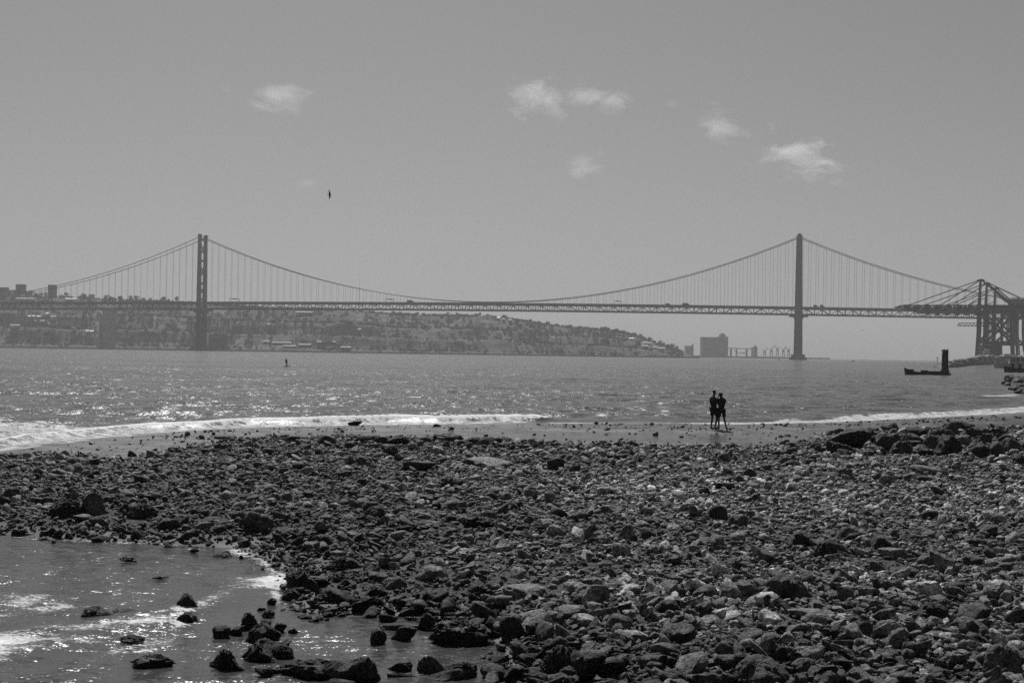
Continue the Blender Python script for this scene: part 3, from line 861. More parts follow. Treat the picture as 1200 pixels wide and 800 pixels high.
# rocky spit at the right
def spit():
    r_ = np.random.RandomState(8)
    c = at_z(1206, 452)
    root = None
    V, FC, off = [], [], 0
    shp = [rock_shape(900 + k, 2, 9, 11, 1.0)[0] for k in range(8)]; f = ICO[2][1]
    for k in range(260):
        px, py = r_.uniform(1174, 1270), r_.uniform(443, 464)
        if py < 443 + max(0, 1196 - px) * .45 + 3 and py < 446: pass
        if py > 447 + (px - 1174) * 0.55 + 2 and px < 1200: continue
        q = at_z(px, py, 0.0)
        s = r_.uniform(.5, 1.6)
        v = shp[k % 8] * np.array([s, s * .9, s * .7]) * .55 + np.array([q.x, q.y, .15])
        V.append(v); FC.append(f + off); off += len(v)
    o = mesh_obj('spit_rocks', np.concatenate(V), np.concatenate(FC), M['rock'], None, True)
    o.color = (.02, .02, .02, 1)
    tag(o, 'low spit of dark weedy rocks with foam around it at the right shore', 'rocks', None, 'stuff')
spit()

# ------------------------------------------------------------------ suspension bridge
TLpt = at_y(235.5, 409.5, 2370); TRpt = at_y(935, 421, 2190)
TL, TR = Vector((TLpt.x, TLpt.y, 0)), Vector((TRpt.x, TRpt.y, 0))
AX = (TR - TL); SPAN = AX.length; AX.normalize()
B = empty('suspension_bridge', TL, math.atan2(AX.y, AX.x))
tag(B, 'long dark steel suspension bridge with two tall towers crossing the river', 'bridge')
HW = 12.3
DECK_T, DECK_B = 82.5, 70.5
TOP = 190.0
X0, X1 = -760.0, SPAN + 760.0
def camber(x):
    return -6.0 * ((x - SPAN / 2) / (SPAN / 2)) ** 2 * 0.35 if abs(x - SPAN / 2) < SPAN / 2 else -2.1 - 0.009 * (abs(x - SPAN / 2) - SPAN / 2)
def cable_z(x):
    if 0 <= x <= SPAN:
        t = (x - SPAN / 2) / (SPAN / 2); lo = DECK_T + 2.2
        return lo + (TOP - 1 - lo) * t * t
    d = -x if x < 0 else x - SPAN
    t = d / 483.0
    return (TOP - 1) * (1 - t) + 80.0 * t - 4 * 25.0 * t * (1 - t)
for xt, nm in ((0.0, 'left'), (SPAN, 'right')):
    base = MB()
    base.taper(-4, (-13.5, 13.5, -21, 21), 4, (-13, 13, -20.5, 20.5)); base.taper(4, (-10.5, 10.5, -18, 18), 8.5, (-10, 10, -17.5, 17.5))
    t = mesh_obj('tower_base', base.v, base.f, M['dark_concrete'], B); t.location = (xt, 0, 0)
    for sy in (-1, 1):
        leg = MB(); prev = None
        n = 14
        for k in range(n):
            z0, z1 = 8.5 + (TOP - 8.5) * k / n, 8.5 + (TOP - 8.5) * (k + 1) / n
            wl = (4.2, 1.7) if xt == 0 else (6.6, 2.2)
            a0, a1 = wl[0] - wl[1] * k / n, wl[0] - wl[1] * (k + 1) / n
            y = sy * HW
            leg.taper(z0, (-a0, a0, y - 2.1, y + 2.1), z1 - 0.0, (-a1, a1, y - 2.05, y + 2.05))
        leg.box(-3.8, 3.8, sy * HW - 2.3, sy * HW + 2.3, TOP, TOP + 1.5)
        leg.box(-2.2, 2.2, sy * HW - 1.5, sy * HW + 1.5, TOP + 1.5, TOP + 3.6)
        l = leg.build('tower_leg', M['steel'], B); l.location.x = xt
    for z in (28, 62, 84, 110, 148, 183):
        c = MB(); c.box(-2.0, 2.0, -HW + 2.05, HW - 2.05, z, z + 3.4)
        o = c.build('tower_strut', M['steel'], B); o.location.x = xt
    for z0, z1 in ((9, 28), (32, 62), (88, 110), (114, 148), (152, 183)):
        c = MB(); c.bar((0, -HW + 2, z0), (0, HW - 2, z1), 1.1); c.bar((0.4, HW - 2, z0), (0.4, -HW + 2, z1), 1.1)
        o = c.build('cross_brace', M['steel'], B); o.location.x = xt
    c = MB(); c.box(-14, 14, -HW - 4, HW + 4, DECK_B - 4.5, DECK_B - 2.2); c.box(-7, 7, -HW - 4.2, HW + 4.2, DECK_B - 7.5, DECK_B - 4.5)
    o = c.build('deck_bearing', M['steel'], B); o.location.x = xt
# stiffening truss
PAN = 11.5
nP = int((X1 - X0) / PAN)
tr = MB(); rd = MB()
for sy in (-1, 1):
    for k in range(nP):
        a, b_ = X0 + k * PAN, X0 + (k + 1) * PAN
        za, zb = camber(a), camber(b_); y = sy * 11.0
        tr.bar((a, y, DECK_T - 2.2 + za), (b_, y, DECK_T - 2.2 + zb), 1.2, 1.6)
        tr.bar((a, y, DECK_B + 0.8 + za), (b_, y, DECK_B + 0.8 + zb), 1.3, 1.7)
        tr.bar((a, y, DECK_B + za), (a, y, DECK_T - 2.2 + za), 0.9)
        if k % 2: tr.bar((a, y, DECK_B + 1 + za), (b_, y, DECK_T - 2.8 + zb), 0.8)
        else: tr.bar((a, y, DECK_T - 2.8 + za), (b_, y, DECK_B + 1 + zb), 0.8)
for k in range(nP + 1):
    a = X0 + k * PAN; za = camber(a)
    tr.box(a - .5, a + .5, -11.6, 11.6, DECK_B - 0.2 + za, DECK_B + 1.0 + za)
tr.build('deck_truss', M['steel'], B)
for k in range(0, nP):
    a, b_ = X0 + k * PAN, X0 + (k + 1) * PAN
    za = (camber(a) + camber(b_)) / 2
    rd.box(a, b_ - 0.01, -11.9, 11.9, DECK_T - 1.2 + za, DECK_T + za)
    rd.box(a, b_ - 0.01, -6, 6, DECK_B + 1.9 + za, DECK_B + 2.6 + za)
r_deck = rd.build('roadway', M['dark_concrete'], B)
for sy in (-1, 1):
    rl = MB()
    for k in range(nP):
        a, b_ = X0 + k * PAN, X0 + (k + 1) * PAN
        rl.box(a, b_ - .01, sy * 11.7 - .1, sy * 11.7 + .1, DECK_T + camber(a) + .05, DECK_T + camber(a) + 1.1)
    rl.build('railing', M['steel'], B)
for sy in (-1, 1):
    for (xa, xb, n) in ((-483, 483 + SPAN, 150),):
        pts = []
        for seg in ((-483, 0, 36), (0, SPAN, 80), (SPAN, SPAN + 483, 36)):
            for k in range(seg[2] + 1):
                x = seg[0] + (seg[1] - seg[0]) * k / seg[2]
                if pts and abs(pts[-1][0] - x) < 1e-6: continue
                pts.append((x, sy * HW, cable_z(x)))
        mb = MB(); mb.tube(pts, 0.55, 6); mb.build('main_cable', M['cable'], B)
sus = []
for sy in (-1, 1):
    k = -42
    while True:
        x = k * PAN + (4.6 if sy > 0 and k * PAN > SPAN * .6 else 0); k += 1
        if x > SPAN + 480: break
        if abs(x) < 6 or abs(x - SPAN) < 6: continue
        z0, z1 = DECK_T + camber(x) - 1, cable_z(x)
        if z1 - z0 > 2: sus.append((z1 - z0, x, sy, z0, z1))
sus.sort(reverse=True)
rest = MB()
for i, (l, x, sy, z0, z1) in enumerate(sus):
    if i < 96:
        mb = MB(); mb.tube([(0, 0, 0), (0, 0, z1 - z0)], 0.16, 4)
        o = mb.build('suspender_cable', M['cable'], B); o.location = (x, sy * HW, z0)
    else: rest.tube([(x, sy * HW, z0), (x, sy * HW, z1)], 0.16, 4)
o = rest.build('suspender_cable', M['cable'], B); o['kind'] = 'stuff'
for xs in (-165.0,):                # piers of the approach on the far bank
    mb = MB()
    if xs == -165.0:
        mb.box(-7.5, 7.5, -9, 9, 0, 66); mb.box(-14.5, -12.5, -8, 8, 0, 50); mb.box(-11, -9.4, -8, 8, 0, 54)
    else:
        for sy in (-9, 9): mb.box(-2.5, 2.5, sy - 2.5, sy + 2.5, 10, 69)
        mb.box(-2.2, 2.2, -7, 7, 60, 64)
    o = mb.build('approach_pier', M['pier'], B); o.location.x = xs

def on_deck(px, side=0):
    """bridge local x where the photo column px meets the bridge line"""
    lo, hi = X0, X1
    for _ in range(40):
        m = (lo + hi) / 2; q = TL + AX * m
        c = CR.transposed() @ (Vector((q.x, q.y, DECK_T)) - Vector((0, 0, EYE)))
        if 600 + F * c.x / -c.z < px: lo = m
        else: hi = m
    return lo
PERP = Vector((-AX.y, AX.x, 0))
def deck_thing(name, px, off):
    x = on_deck(px); q = TL + AX * x + PERP * off
    return empty(name, (q.x, q.y, DECK_T + camber(x)), math.atan2(AX.y, AX.x))
def truck(px, off, ln, ht, mat, label):
    r0 = deck_thing('lorry', px, off); tag(r0, label, 'lorry', 'traffic on the bridge')
    b_ = MB(); b_.box(-ln / 2, ln / 2 - 2.6, -1.25, 1.25, 1.1, ht); b_.build('cargo_box', mat, r0)
    c = MB(); c.taper(.8, (ln / 2 - 2.4, ln / 2, -1.2, 1.2), 3.0, (ln / 2 - 2.4, ln / 2 - .5, -1.15, 1.15)); c.build('cab', M['dark_concrete'], r0)
    for wx in (-ln / 2 + 1.2, -ln / 2 + 2.5, ln / 2 - 1.3):
        for sy in (-1, 1):
            m_ = MB(); m_.tube([(wx, sy * 1.0, .5), (wx, sy * 1.25, .5)], .5, 10); m_.build('wheel', M['black'], r0)
def bus_or_car(px, off, label, ln=4.6):
    r0 = deck_thing('car', px, off); tag(r0, label, 'car', 'traffic on the bridge')
    b_ = MB(); b_.box(-ln / 2, ln / 2, -.9, .9, .35, .95); b_.taper(.95, (-ln * .35, ln * .25, -.85, .85), 1.5, (-ln * .25, ln * .1, -.7, .7)); b_.build('body', M['dark_concrete'], r0)
    for wx in (-ln * .3, ln * .3):
        for sy in (-1, 1):
            m_ = MB(); m_.tube([(wx, sy * .75, .35), (wx, sy * .95, .35)], .35, 10); m_.build('wheel', M['black'], r0)
truck(482, -6, 11, 4.6, M['steel'], 'dark lorry crossing the bridge left of mid-span, alone against the sky')
truck(804, -6, 11, 4.2, M['steel'], 'dark lorry on the bridge right of mid-span, right of a smaller van')
truck(783, -6, 7, 3.4, M['steel'], 'dark short van on the bridge left of a longer lorry')
truck(956, -6, 7.5, 4.4, M['steel'], 'dark lorry just right of the right-hand bridge tower')
truck(963.5, -6, 7, 4.8, M['steel'], 'tall dark lorry second right of the right-hand bridge tower')
for px, lb in ((632, 'small car on the bridge at mid-span, left of two close cars'), (637, 'small car on the bridge in the middle of three close cars at mid-span'), (643, 'small car on the bridge, right of three close cars at mid-span'),
               (282, 'small car on the bridge just right of the left gantry'), (983, 'small car on the bridge right of the tall lorry near the right tower'), (438, 'small car on the bridge left of the gantry over the left half')):
    bus_or_car(px, -5, lb)
def gantry(px, label):
    r0 = deck_thing('road_sign_gantry', px, 0); tag(r0, label, 'sign gantry', 'sign gantries over the bridge road')
    for sx in (-1,):
        pass
    for sy, sx in ((-1, -4.0), (1, 4.0)):
        m_ = MB(); m_.box(sx - .25, sx + .25, sy * 11 - .25, sy * 11 + .25, 0, 6.6); m_.build('post', M['steel'], r0)
    m_ = MB(); m_.bar((-4, -11, 6.4), (4, 11, 6.4), .6); m_.build('beam', M['steel'], r0)
    m_ = MB(); m_.bar((-2.4, -6, 5.7), (2.4, 6, 5.7), .25, 1.4); m_.build('sign_board', M['pale'], r0)
gantry(275, 'thin road sign gantry on the bridge right of the left tower')
gantry(457, 'thin road sign gantry on the bridge left of the lone dark lorry')
gantry(724, 'thin road sign gantry on the bridge between mid-span and the two vans')

# ------------------------------------------------------------------ far bank
SKY = [(-260, 338), (-100, 341), (0, 343), (20, 343), (40, 348), (100, 350), (130, 352), (200, 354), (250, 358), (300, 361), (400, 363), (430, 366.5), (460, 369), (500, 370.5), (560, 371),
       (590, 373), (620, 378), (650, 383), (690, 386), (720, 388.5), (745, 394), (760, 400), (775, 405), (790, 409.5), (800, 414), (815, 418.5)]
SKX = np.array([a for a, _ in SKY]); SKYY = np.array([b for _, b in SKY])
ZR = 2760.0
def shore_y(px): return 2470.0 - 0.02 * px
def ridge_h(px):
    py = np.interp(px, SKX, SKYY)
    return np.array([at_y(a, b, ZR).z for a, b in zip(np.atleast_1d(px), np.atleast_1d(py))])
pxs = np.linspace(-260, 815, 620)
H = ridge_h(pxs)
NR = 120
vv = []
X_of = lambda px, y: (px - 600) / F * y
for j in range(NR):
    u = j / (NR - 1)
    yy = shore_y(pxs) + u * 620
    xx = X_of(pxs, yy)
    q = np.stack([xx, yy, xx * 0], -1)
    n = fbm(q * 0.008, 5)
    n2 = fbm(q * 0.03 + 9, 4)
    t = (yy - shore_y(pxs)) / (ZR - shore_y(pxs))
    tt = np.clip(t + 0.10 * n * sstep(0, .3, t), 0, 1)
    bench = 0.06 * sstep(0.02, 0.10, t) + 0.30 * sstep(0.14, 0.30, tt) + 0.28 * sstep(0.38, 0.52, tt) + 0.36 * sstep(0.6, 1.0, tt)
    hh = H * bench + (n * 4 + n2 * 3.0) * sstep(0.1, 0.3, t) * np.clip(1.15 - t, .15, 1) * np.clip(H / 40, 0, 1)
    hh = hh - 25 * sstep(1.0, 1.25, t) * 0
    if j == 0: hh = hh * 0 - 3
    vv.append(np.stack([xx, yy, np.maximum(hh, 1.2 if j else -3)], -1))
HV = np.stack(vv)
idx = np.arange(HV.shape[0] * HV.shape[1]).reshape(HV.shape[:2])
hf = np.stack([idx[:-1, :-1], idx[:-1, 1:], idx[1:, 1:], idx[1:, :-1]], -1).reshape(-1, 4)
o = mesh_obj('far_hills', HV.reshape(-1, 3), hf, M['hill'], None, True)
tag(o, 'long scrub-covered hill with pale cliffs on the far bank', 'hill', None, 'structure')
def hill_at(px, u):
    """surface point of the hill at photo column px and depth fraction u"""
    i = int(np.clip(np.interp(px, pxs, np.arange(len(pxs))), 0, len(pxs) - 1)); j = int(u * (NR - 1))
    return Vector(HV[j, i])
def hill_hit(px, py):
    """first hill point seen at a photo pixel"""
    i = int(np.clip(round(float(np.interp(px, pxs, np.arange(len(pxs))))), 0, len(pxs) - 1))
    best = None
    for j in range(1, NR):
        p_ = HV[j, i]; z = at_y(px, py, p_[1]).z
        if p_[2] >= z: return Vector(p_)
    return Vector(HV[70, i])

def crown_faces(mb_v, mb_f, c, rx, rz, n, size, r_):
    for _ in range(n):
        while True:
            d = Vector((r_.uniform(-1, 1), r_.uniform(-1, 1), r_.uniform(-1, 1)))
            if d.length < 1 and d.length > .35: break
        p_ = Vector((c[0] + d.x * rx, c[1] + d.y * rx, c[2] + d.z * rz))
        u = Vector((r_.gauss(0, 1), r_.gauss(0, 1), r_.gauss(0, 1))).normalized(); v = u.orthogonal().normalized(); wv = u.cross(v)
        s = size * r_.uniform(.6, 1.3); b0 = len(mb_v)
        mb_v += [tuple(p_ + v * s), tuple(p_ + wv * s), tuple(p_ - v * s), tuple(p_ - wv * s)]
        mb_f.append((b0, b0 + 1, b0 + 2, b0 + 3))
HOUSE_PX = []
def woodland():
    r_ = random.Random(4); V, Fc = [], []
    cnt = 0
    while cnt < 6500:
        px = r_.uniform(-200, 800); u = r_.random() ** 0.8 * .72 + .02
        p_ = hill_at(px, u)
        dens = noise3(np.array([[p_.x * .011, p_.y * .011, 3.1]]))[0]
        if dens < r_.uniform(-.7, .3): continue
        if p_.z < 2 and r_.random() < .7: continue
        s = r_.uniform(1.3, 3.4)
        c = CR.transposed() @ (p_ - Vector((0, 0, EYE))); cpx, cpy = 600 + F * c.x / -c.z, 400 - F * c.y / -c.z
        if any(abs(cpx - h[0]) < h[2] / 2 + 2.5 and h[1] - h[3] - 1 < cpy < h[1] + 6 and p_.y < h[4] + 12 for h in HOUSE_PX): continue
        crown_faces(V, Fc, (p_.x, p_.y, p_.z + s * .8), s * 1.25, s, 30, s * .36, r_)
        cnt += 1
    o = mesh_obj('hillside_woodland', V, Fc, M['leaf'], None)
    tag(o, 'dark scrub and woods covering the far hillside', 'woodland', None, 'stuff')
def tree(px, u, h, rx, umbrella, label, group):
    p_ = hill_at(px, u); r_ = random.Random(int(px * 10))
    root = empty('pine_tree' if umbrella else 'tree', p_ - Vector((0, 0, .5))); tag(root, label, 'tree', group)
    t = MB(); top = h * (.7 if umbrella else .5)
    t.tube([(0, 0, 0), (.2, 0, top * .5), (.1, .1, top)], .55, 6, .3)
    for k in range(3):
        a = r_.uniform(0, 6.28); t.tube([(.1, 0, top * .75), (math.cos(a) * rx * .5, math.sin(a) * rx * .5, top * 1.12)], .25, 5, .12)
    t.build('trunk', M['bark'], root)
    V, Fc = [], []
    for k in range(6):
        a = r_.uniform(0, 6.28); d = r_.uniform(.15, .75) * rx
        crown_faces(V, Fc, (math.cos(a) * d, math.sin(a) * d, h * (.82 if umbrella else .62) + r_.uniform(-.08, .12) * h), rx * .5, h * (.14 if umbrella else .28), 34, rx * .13, r_)
    mesh_obj('crown', V, Fc, M['leaf'], root)
r_ = random.Random(12)
def tree_label(px):
    return None
ORD = ['first', 'second', 'third', 'fourth', 'fifth', 'sixth', 'seventh', 'eighth', 'ninth', 'tenth', 'eleventh', 'twelfth', 'thirteenth', 'fourteenth', 'fifteenth', 'sixteenth', 'seventeenth', 'eighteenth', 'nineteenth', 'twentieth', 'twenty-first', 'twenty-second', 'twenty-third']
for ti, px in enumerate(range(462, 740, 13)):
    tree(px + r_.uniform(-4, 4), .47 + r_.uniform(-.02, .03), r_.uniform(6, 10), r_.uniform(4, 6.5), False, ORD[ti] + ' round-topped tree from the left along the ridge right of the lone bridge lorry', 'skyline trees of the far hill')
for px, h, lb in ((708, 13, 'umbrella pine rising at the step in the far skyline'), (712, 11, 'umbrella pine at the right brink of the level ridge'),
              (730, 10, 'pine standing on the slope right of the level ridge'), (745, 8, 'pine above the pale houses on the end of the hill'),
              (752, 9, 'pine beside the pale domed house on the end of the hill')):
    tree(px, .47, h, h * .55, True, lb, 'umbrella pines of the far ridge')
for ti, px in enumerate((762, 768, 774, 779, 784, 789, 793)):
    tree(px, .45, r_.uniform(8, 12), r_.uniform(4, 6), False, ORD[ti] + ' dark tree down the low right end of the far hill', 'trees at the end of the far hill')
for ti, px in enumerate((37, 42, 49, 53, 79, 96, 99, 108, 126, 132, 140, 152, 160, 168, 176, 190, 205)):
    tree(px + r_.uniform(-1, 1), .47, r_.uniform(8, 13), r_.uniform(4.5, 7), False, ORD[ti] + ' dark tree from the left on the skyline above the left bridge approach', 'skyline trees above the left approach')

def house(name, pos_, wd, dp, ht, label, cat, wall='pale', roof=None, group=None, windows=0, flat=True, rz=0.0):
    root = empty(name, (pos_.x, pos_.y, pos_.z - 1.0), rz); tag(root, label, cat, group)
    m_ = MB(); m_.box(-wd / 2, wd / 2, 0, dp, 0, ht + 1); m_.build('wall', M[wall], root)
    m_ = MB()
    if flat: m_.box(-wd / 2 - .4, wd / 2 + .4, -.5, dp + .4, ht + 1.003, ht + 1.7)
    else:
        m_.add([(-wd / 2 - .5, -.8, ht + 1.01), (wd / 2 + .5, -.8, ht + 1.01), (wd / 2 + .5, dp + .5, ht + 1.01), (-wd / 2 - .5, dp + .5, ht + 1.01),
                (-wd / 2 - .3, dp / 2, ht + 1 + dp * .22), (wd / 2 + .3, dp / 2, ht + 1 + dp * .22)], [(0, 1, 5, 4), (2, 3, 4, 5), (1, 2, 5), (3, 0, 4), (0, 3, 2, 1)])
    m_.build('roof', M[roof or wall], root)
    if windows:
        rows = max(1, int(ht / 4.2)); cols = max(2, int(wd / 4))
        if rows * cols <= 30:
            for r0 in range(rows):
                for c0 in range(cols):
                    x = -wd / 2 + wd * (c0 + .5) / cols; z = 1 + ht * (r0 + .45) / rows
                    q = MB(); q.box(x - .7, x + .7, -.06, .05, z - .8, z + .8); q.build('window', M['glass'], root)
        else:
            for r0 in range(rows):
                z = 1 + ht * (r0 + .45) / rows; q = MB(); q.box(-wd / 2 + 1, wd / 2 - 1, -.06, .05, z - .7, z + .7); q.build('window_band', M['glass'], root)
    return root
HZ = 2500 / F
def pxm(y): return y / F
# skyline towers over the left approach
def skybuild(px, py0, py1, wpx, u, label, wall, cat='building'):
    b_ = hill_at(px, u); y = b_.y; top = at_y(px, py0, y).z
    z0 = min(at_y(px, py1, y).z, b_.z); q = at_y(px, py1, y)
    return house('apartment_tower', Vector((q.x, y, z0)), wpx * pxm(y), 14, top - z0, label, cat, wall, wall, 'tower blocks on the skyline', windows=1)
skybuild(23, 333.5, 346, 9.5, .46, 'dark tower block on the skyline with a stepped roof, left of the lone grey block', 'dark_concrete')
skybuild(60, 334, 346, 8, .46, 'lone square grey tower block on the skyline where the bridge cable ends', 'dark_concrete')
skybuild(3, 337, 346, 9, .46, 'low dark block on the skyline at the left border', 'dark_concrete')
# houses over the left bank
HS = [(29, 352, 22, 3, 'pale', 'long pale building just above the bridge deck at the far left'), (83, 351.5, 14, 2.2, 'white', 'low white building above the deck near the lone grey tower block'),
      (60, 352.5, 8, 2, 'pale', 'pale house above the deck below the lone grey tower block'), (37, 353, 6, 2, 'pale', 'small pale house above the deck beside the long pale building'),
      (34, 372, 3.5, 2.5, 'white', 'tiny bright house, leftmost of three white ones under the left approach'), (39, 371.5, 3, 2.2, 'white', 'tiny bright house, middle one of three white ones under the left approach'),
      (45, 372, 4, 2, 'white', 'tiny bright house, rightmost of three white ones under the left approach'),
      (55, 368.5, 3, 2, 'white', 'single white house high on the slope under the approach'), (48, 377.5, 15, 2.6, 'pale', 'long low pale building under the approach with a bright roof'),
      (62, 374, 6, 4, 'pale', 'pale house right of the long low building'), (58, 381, 4, 3, 'pale', 'small pale house below the long low building'), (64, 381, 5, 4, 'pale', 'pale house beside the building with the dark roof'),
      (78, 381, 14, 5, 'pale', 'wide house with a dark flat roof on the left bank'), (86, 387, 5, 4, 'pale', 'small pale house below the dark-roofed one'),
      (102, 389, 3, 2, 'white', 'tiny white house left of the concrete approach pier'), (107, 389.3, 4, 1.6, 'white', 'tiny low white house closest to the concrete approach pier'),
      (129, 391, 3, 3, 'white', 'tiny white house right of the concrete approach pier'), (17, 384, 11, 4, 'pale', 'pale warehouse on the slope at the far left'),
      (304, 363.5, 4, 1.6, 'white', 'bright house just under the deck right of the left tower'), (352, 364, 18, 1.6, 'pale', 'long pale building under the deck above the hillside'),
      (356, 367, 20, 1.8, 'pale', 'second long pale building under the deck, the lower one'), (383, 363.6, 4, 1.2, 'white', 'small white building under the deck right of the long pale ones'),
      (315, 381, 3, 1.6, 'pale', 'tiny pale hut on the hillside right of the left tower'), (421, 387, 3.4, 2, 'pale', 'tiny pale hut on the hillside left of the cliff'),
      (584, 373.5, 3, 1.5, 'white', 'tiny white house at the top of the ridge near mid-span'), (590, 375, 3, 1.4, 'pale', 'tiny pale house at the top of the ridge right of mid-span'), (598, 376, 4, 1.4, 'pale', 'pale house on the ridge top, right one of three'),
      (740, 399, 5.5, 3.4, 'white', 'white domed house on the end of the far hill'), (758, 403, 11, 2, 'pale', 'long pale terrace on the end of the far hill'), (767, 400.3, 3.4, 2.2, 'white', 'small white house above the terrace at the end of the hill'),
      (756, 406.5, 7, 2, 'pale', 'pale low house under the terrace on the hill end'), (768, 408, 5, 2.4, 'pale', 'pale house lowest on the end of the hill'), (775, 411, 8, 4, 'pale', 'pale building at the foot of the end of the hill')]
for px, py, wpx, hpx, wall, lb in HS:
    b_ = hill_hit(px, py); y = b_.y - 12; q = at_y(px, py, y); HOUSE_PX.append((px, py, wpx, hpx, y))
    house('house', q, wpx * pxm(y), 8, max(hpx * pxm(y) - 1.5, 2), lb, 'house', wall, 'dark_concrete' if 'dark' in lb else wall, 'houses on the far hill', windows=1 if wpx > 5 else 0, flat='flat' in lb)
woodland()
# sheds and quay at the far waterline
SH = [(312, 402.5, 7, 2.2, 'narrow white-roofed shed, leftmost of the riverside row'), (330, 404, 23, 2.4, 'long white-roofed shed in the riverside row, the upper one'), (339, 407.5, 15, 2, 'low white-roofed shed in front of the long upper one'),
      (357, 406.5, 14, 2.6, 'white-roofed shed right of the low one in the riverside row'), (382, 404, 22, 3.4, 'wide shed with a pitched bright roof at the right of the riverside row'), (383, 400, 12, 6, 'pale block behind the pitched shed by the river'),
      (405, 410, 12, 3, 'grey riverside warehouse right of the pitched shed')]
for px, py, wpx, hpx, lb in SH:
    y = shore_y(px) + 14; y += 30 if py < 405 else 0
    q = at_y(px, py, y)
    house('riverside_shed', q, wpx * pxm(y), 9, hpx * pxm(y), lb, 'shed', 'dark_concrete' if 'block' not in lb else 'pale', 'shed_roof' if 'block' not in lb else 'pale', 'riverside sheds on the far bank', flat='block' in lb, windows=0)
y = 2455; q = at_y(254.5, 408.5, y)
wh = house('riverside_warehouse', q, 20 * pxm(y), 20, 17 * pxm(y), 'dark riverside warehouse with five small pale vents beside the left tower', 'warehouse', 'dark_concrete', 'dark_concrete')
for k in range(5):
    m_ = MB(); m_.box(-11.5 + k * 5.4, -9.6 + k * 5.4, -.15, .05, 21, 23.2); m_.build('vent', M['white'], wh)
quay = MB()
for k in range(50):
    pa, pb = -200 + k * 20.4, -200 + (k + 1) * 20.4
    qa, qb = X_of(pa, shore_y(pa) - 4), X_of(pb, shore_y(pb) - 4)
    quay.box(qa, qb - .01, shore_y(pa) - 6, shore_y(pa) + 8, -3, 2.6)
o = quay.build('far_quay', M['concrete']); tag(o, 'low pale stone embankment along the foot of the far hill', 'embankment', None, 'structure')

# low land and silos beyond the end of the hill
y = 3900
lv = []
for k in range(40):
    px = 770 + k * 5.2
    q = at_y(px, 419 + .0 * k, y); lv.append((q.x, 3.0 + 2.5 * abs(math.sin(k * 1.7)) * (1 if k < 34 else .5)))
m_ = MB()
for k in range(39): m_.box(lv[k][0], lv[k + 1][0] - .01, y, y + 300, -3, lv[k][1])
o = m_.build('far_shore', M['hill']); tag(o, 'low hazy shore beyond the end of the hill', 'shore', None, 'structure')
def block(name, px0, px1, pt, pb, y, label, cat, wall, **kw):
    q = at_y((px0 + px1) / 2, pb, y); q.z = 3
    top = at_y((px0 + px1) / 2, pt, y).z
    return house(name, q, (px1 - px0) * pxm(y), 40, top - 3, label, cat, wall, wall, **kw)
s0 = block('grain_silo', 822.5, 842.5, 395.2, 418, 3890, 'big hazy grain silo block with a taller right part and a small roof tower', 'silo', 'dark_concrete')
m_ = MB(); m_.box(23.6, 48, 0, 42, 0, 56); m_.build('tall_wing', M['dark_concrete'], s0)
m_ = MB(); m_.box(27, 42, 8, 30, 56.01, 62); m_.tube([(34.5, 14, 62), (34.5, 14, 65)], 5, 10); m_.build('roof_tower', M['dark_concrete'], s0)
for k in range(9):
    m_ = MB(); m_.tube([(-20 + k * 5, .5, 1), (-20 + k * 5, .5, 50)], 2.4, 10); m_.build('silo_cell', M['dark_concrete'], s0)
s1 = block('storage_tower', 804, 812.7, 405.4, 418, 3890, 'small hazy storage tower left of the big silo', 'tower', 'dark_concrete')
m_ = MB(); m_.box(6.4, 10, 2, 8, 20, 35); m_.build('head_house', M['dark_concrete'], s1)
cv = empty('conveyor_bridge', at_y(869, 418, 3900)); cv.location.z = 3; tag(cv, 'long thin conveyor bridge on posts right of the big silo', 'conveyor')
mpx = pxm(3900)
m_ = MB(); m_.bar((-17 * mpx, 0, 24), (18 * mpx, 0, 22), 3, 2.2); m_.build('conveyor_gallery', M['dark_concrete'], cv)
for dx, ww in ((-12.5, 2.5), (-6, 2), (6, 2.3)):
    m_ = MB(); m_.box(dx * mpx - ww, dx * mpx + ww, -2, 2, 0, 22); m_.build('support_tower', M['dark_concrete'], cv)
for a, b_ in (((-9, 19), (-2, 9)), ((-2, 9), (5, 14)), ((-2, 14), (5, 8))):
    m_ = MB(); m_.bar((a[0] * mpx, 0, a[1]), (b_[0] * mpx, 0, b_[1]), 1.6); m_.build('brace', M['dark_concrete'], cv)
s2 = block('storage_tower', 883, 887.5, 407, 418, 3890, 'slim hazy tower at the right end of the conveyor bridge', 'tower', 'dark_concrete')
m_ = MB(); m_.box(-3, 3, 2, 8, 28, 33); m_.build('head_house', M['dark_concrete'], s2)
for px, h, an, lb in ((896, 22, .9, 'hazy dock crane with a jib rising to the right, just right of the conveyor'), (904, 26, 1.1, 'hazy dock crane with a steep jib, second right of the conveyor'), (911, 30, -1.0, 'hazy dock crane with its jib leaning left, beside the white buoy boat'),
                      (918, 26, 1.0, 'hazy dock crane with a short jib near the right tower'), (924, 28, -.8, 'hazy dock crane next to the right bridge tower')):
    q = at_y(px, 418, 3950); c = empty('dock_crane', (q.x, q.y, 3)); tag(c, lb, 'crane', 'dock cranes on the far shore')
    m_ = MB()
    for sx in (-4, 4): m_.bar((sx, 0, 0), (sx * .4, 0, h * .6), 1.8)
    m_.bar((-4, 0, 8), (4, 0, 8), 1.5); m_.build('portal', M['dark_concrete'], c)
    m_ = MB(); m_.box(-3, 3, -3, 3, h * .6, h * .78); m_.build('cab_house', M['dark_concrete'], c)
    m_ = MB(); s_ = 1 if an > 0 else -1
    m_.bar((0, 0, h * .75), (s_ * 14 * math.cos(abs(an)), 0, h * .75 + 14 * math.sin(abs(an))), 1.6); m_.bar((0, 0, h * .75), (-s_ * 5, 0, h), 1.4); m_.build('jib', M['dark_concrete'], c)

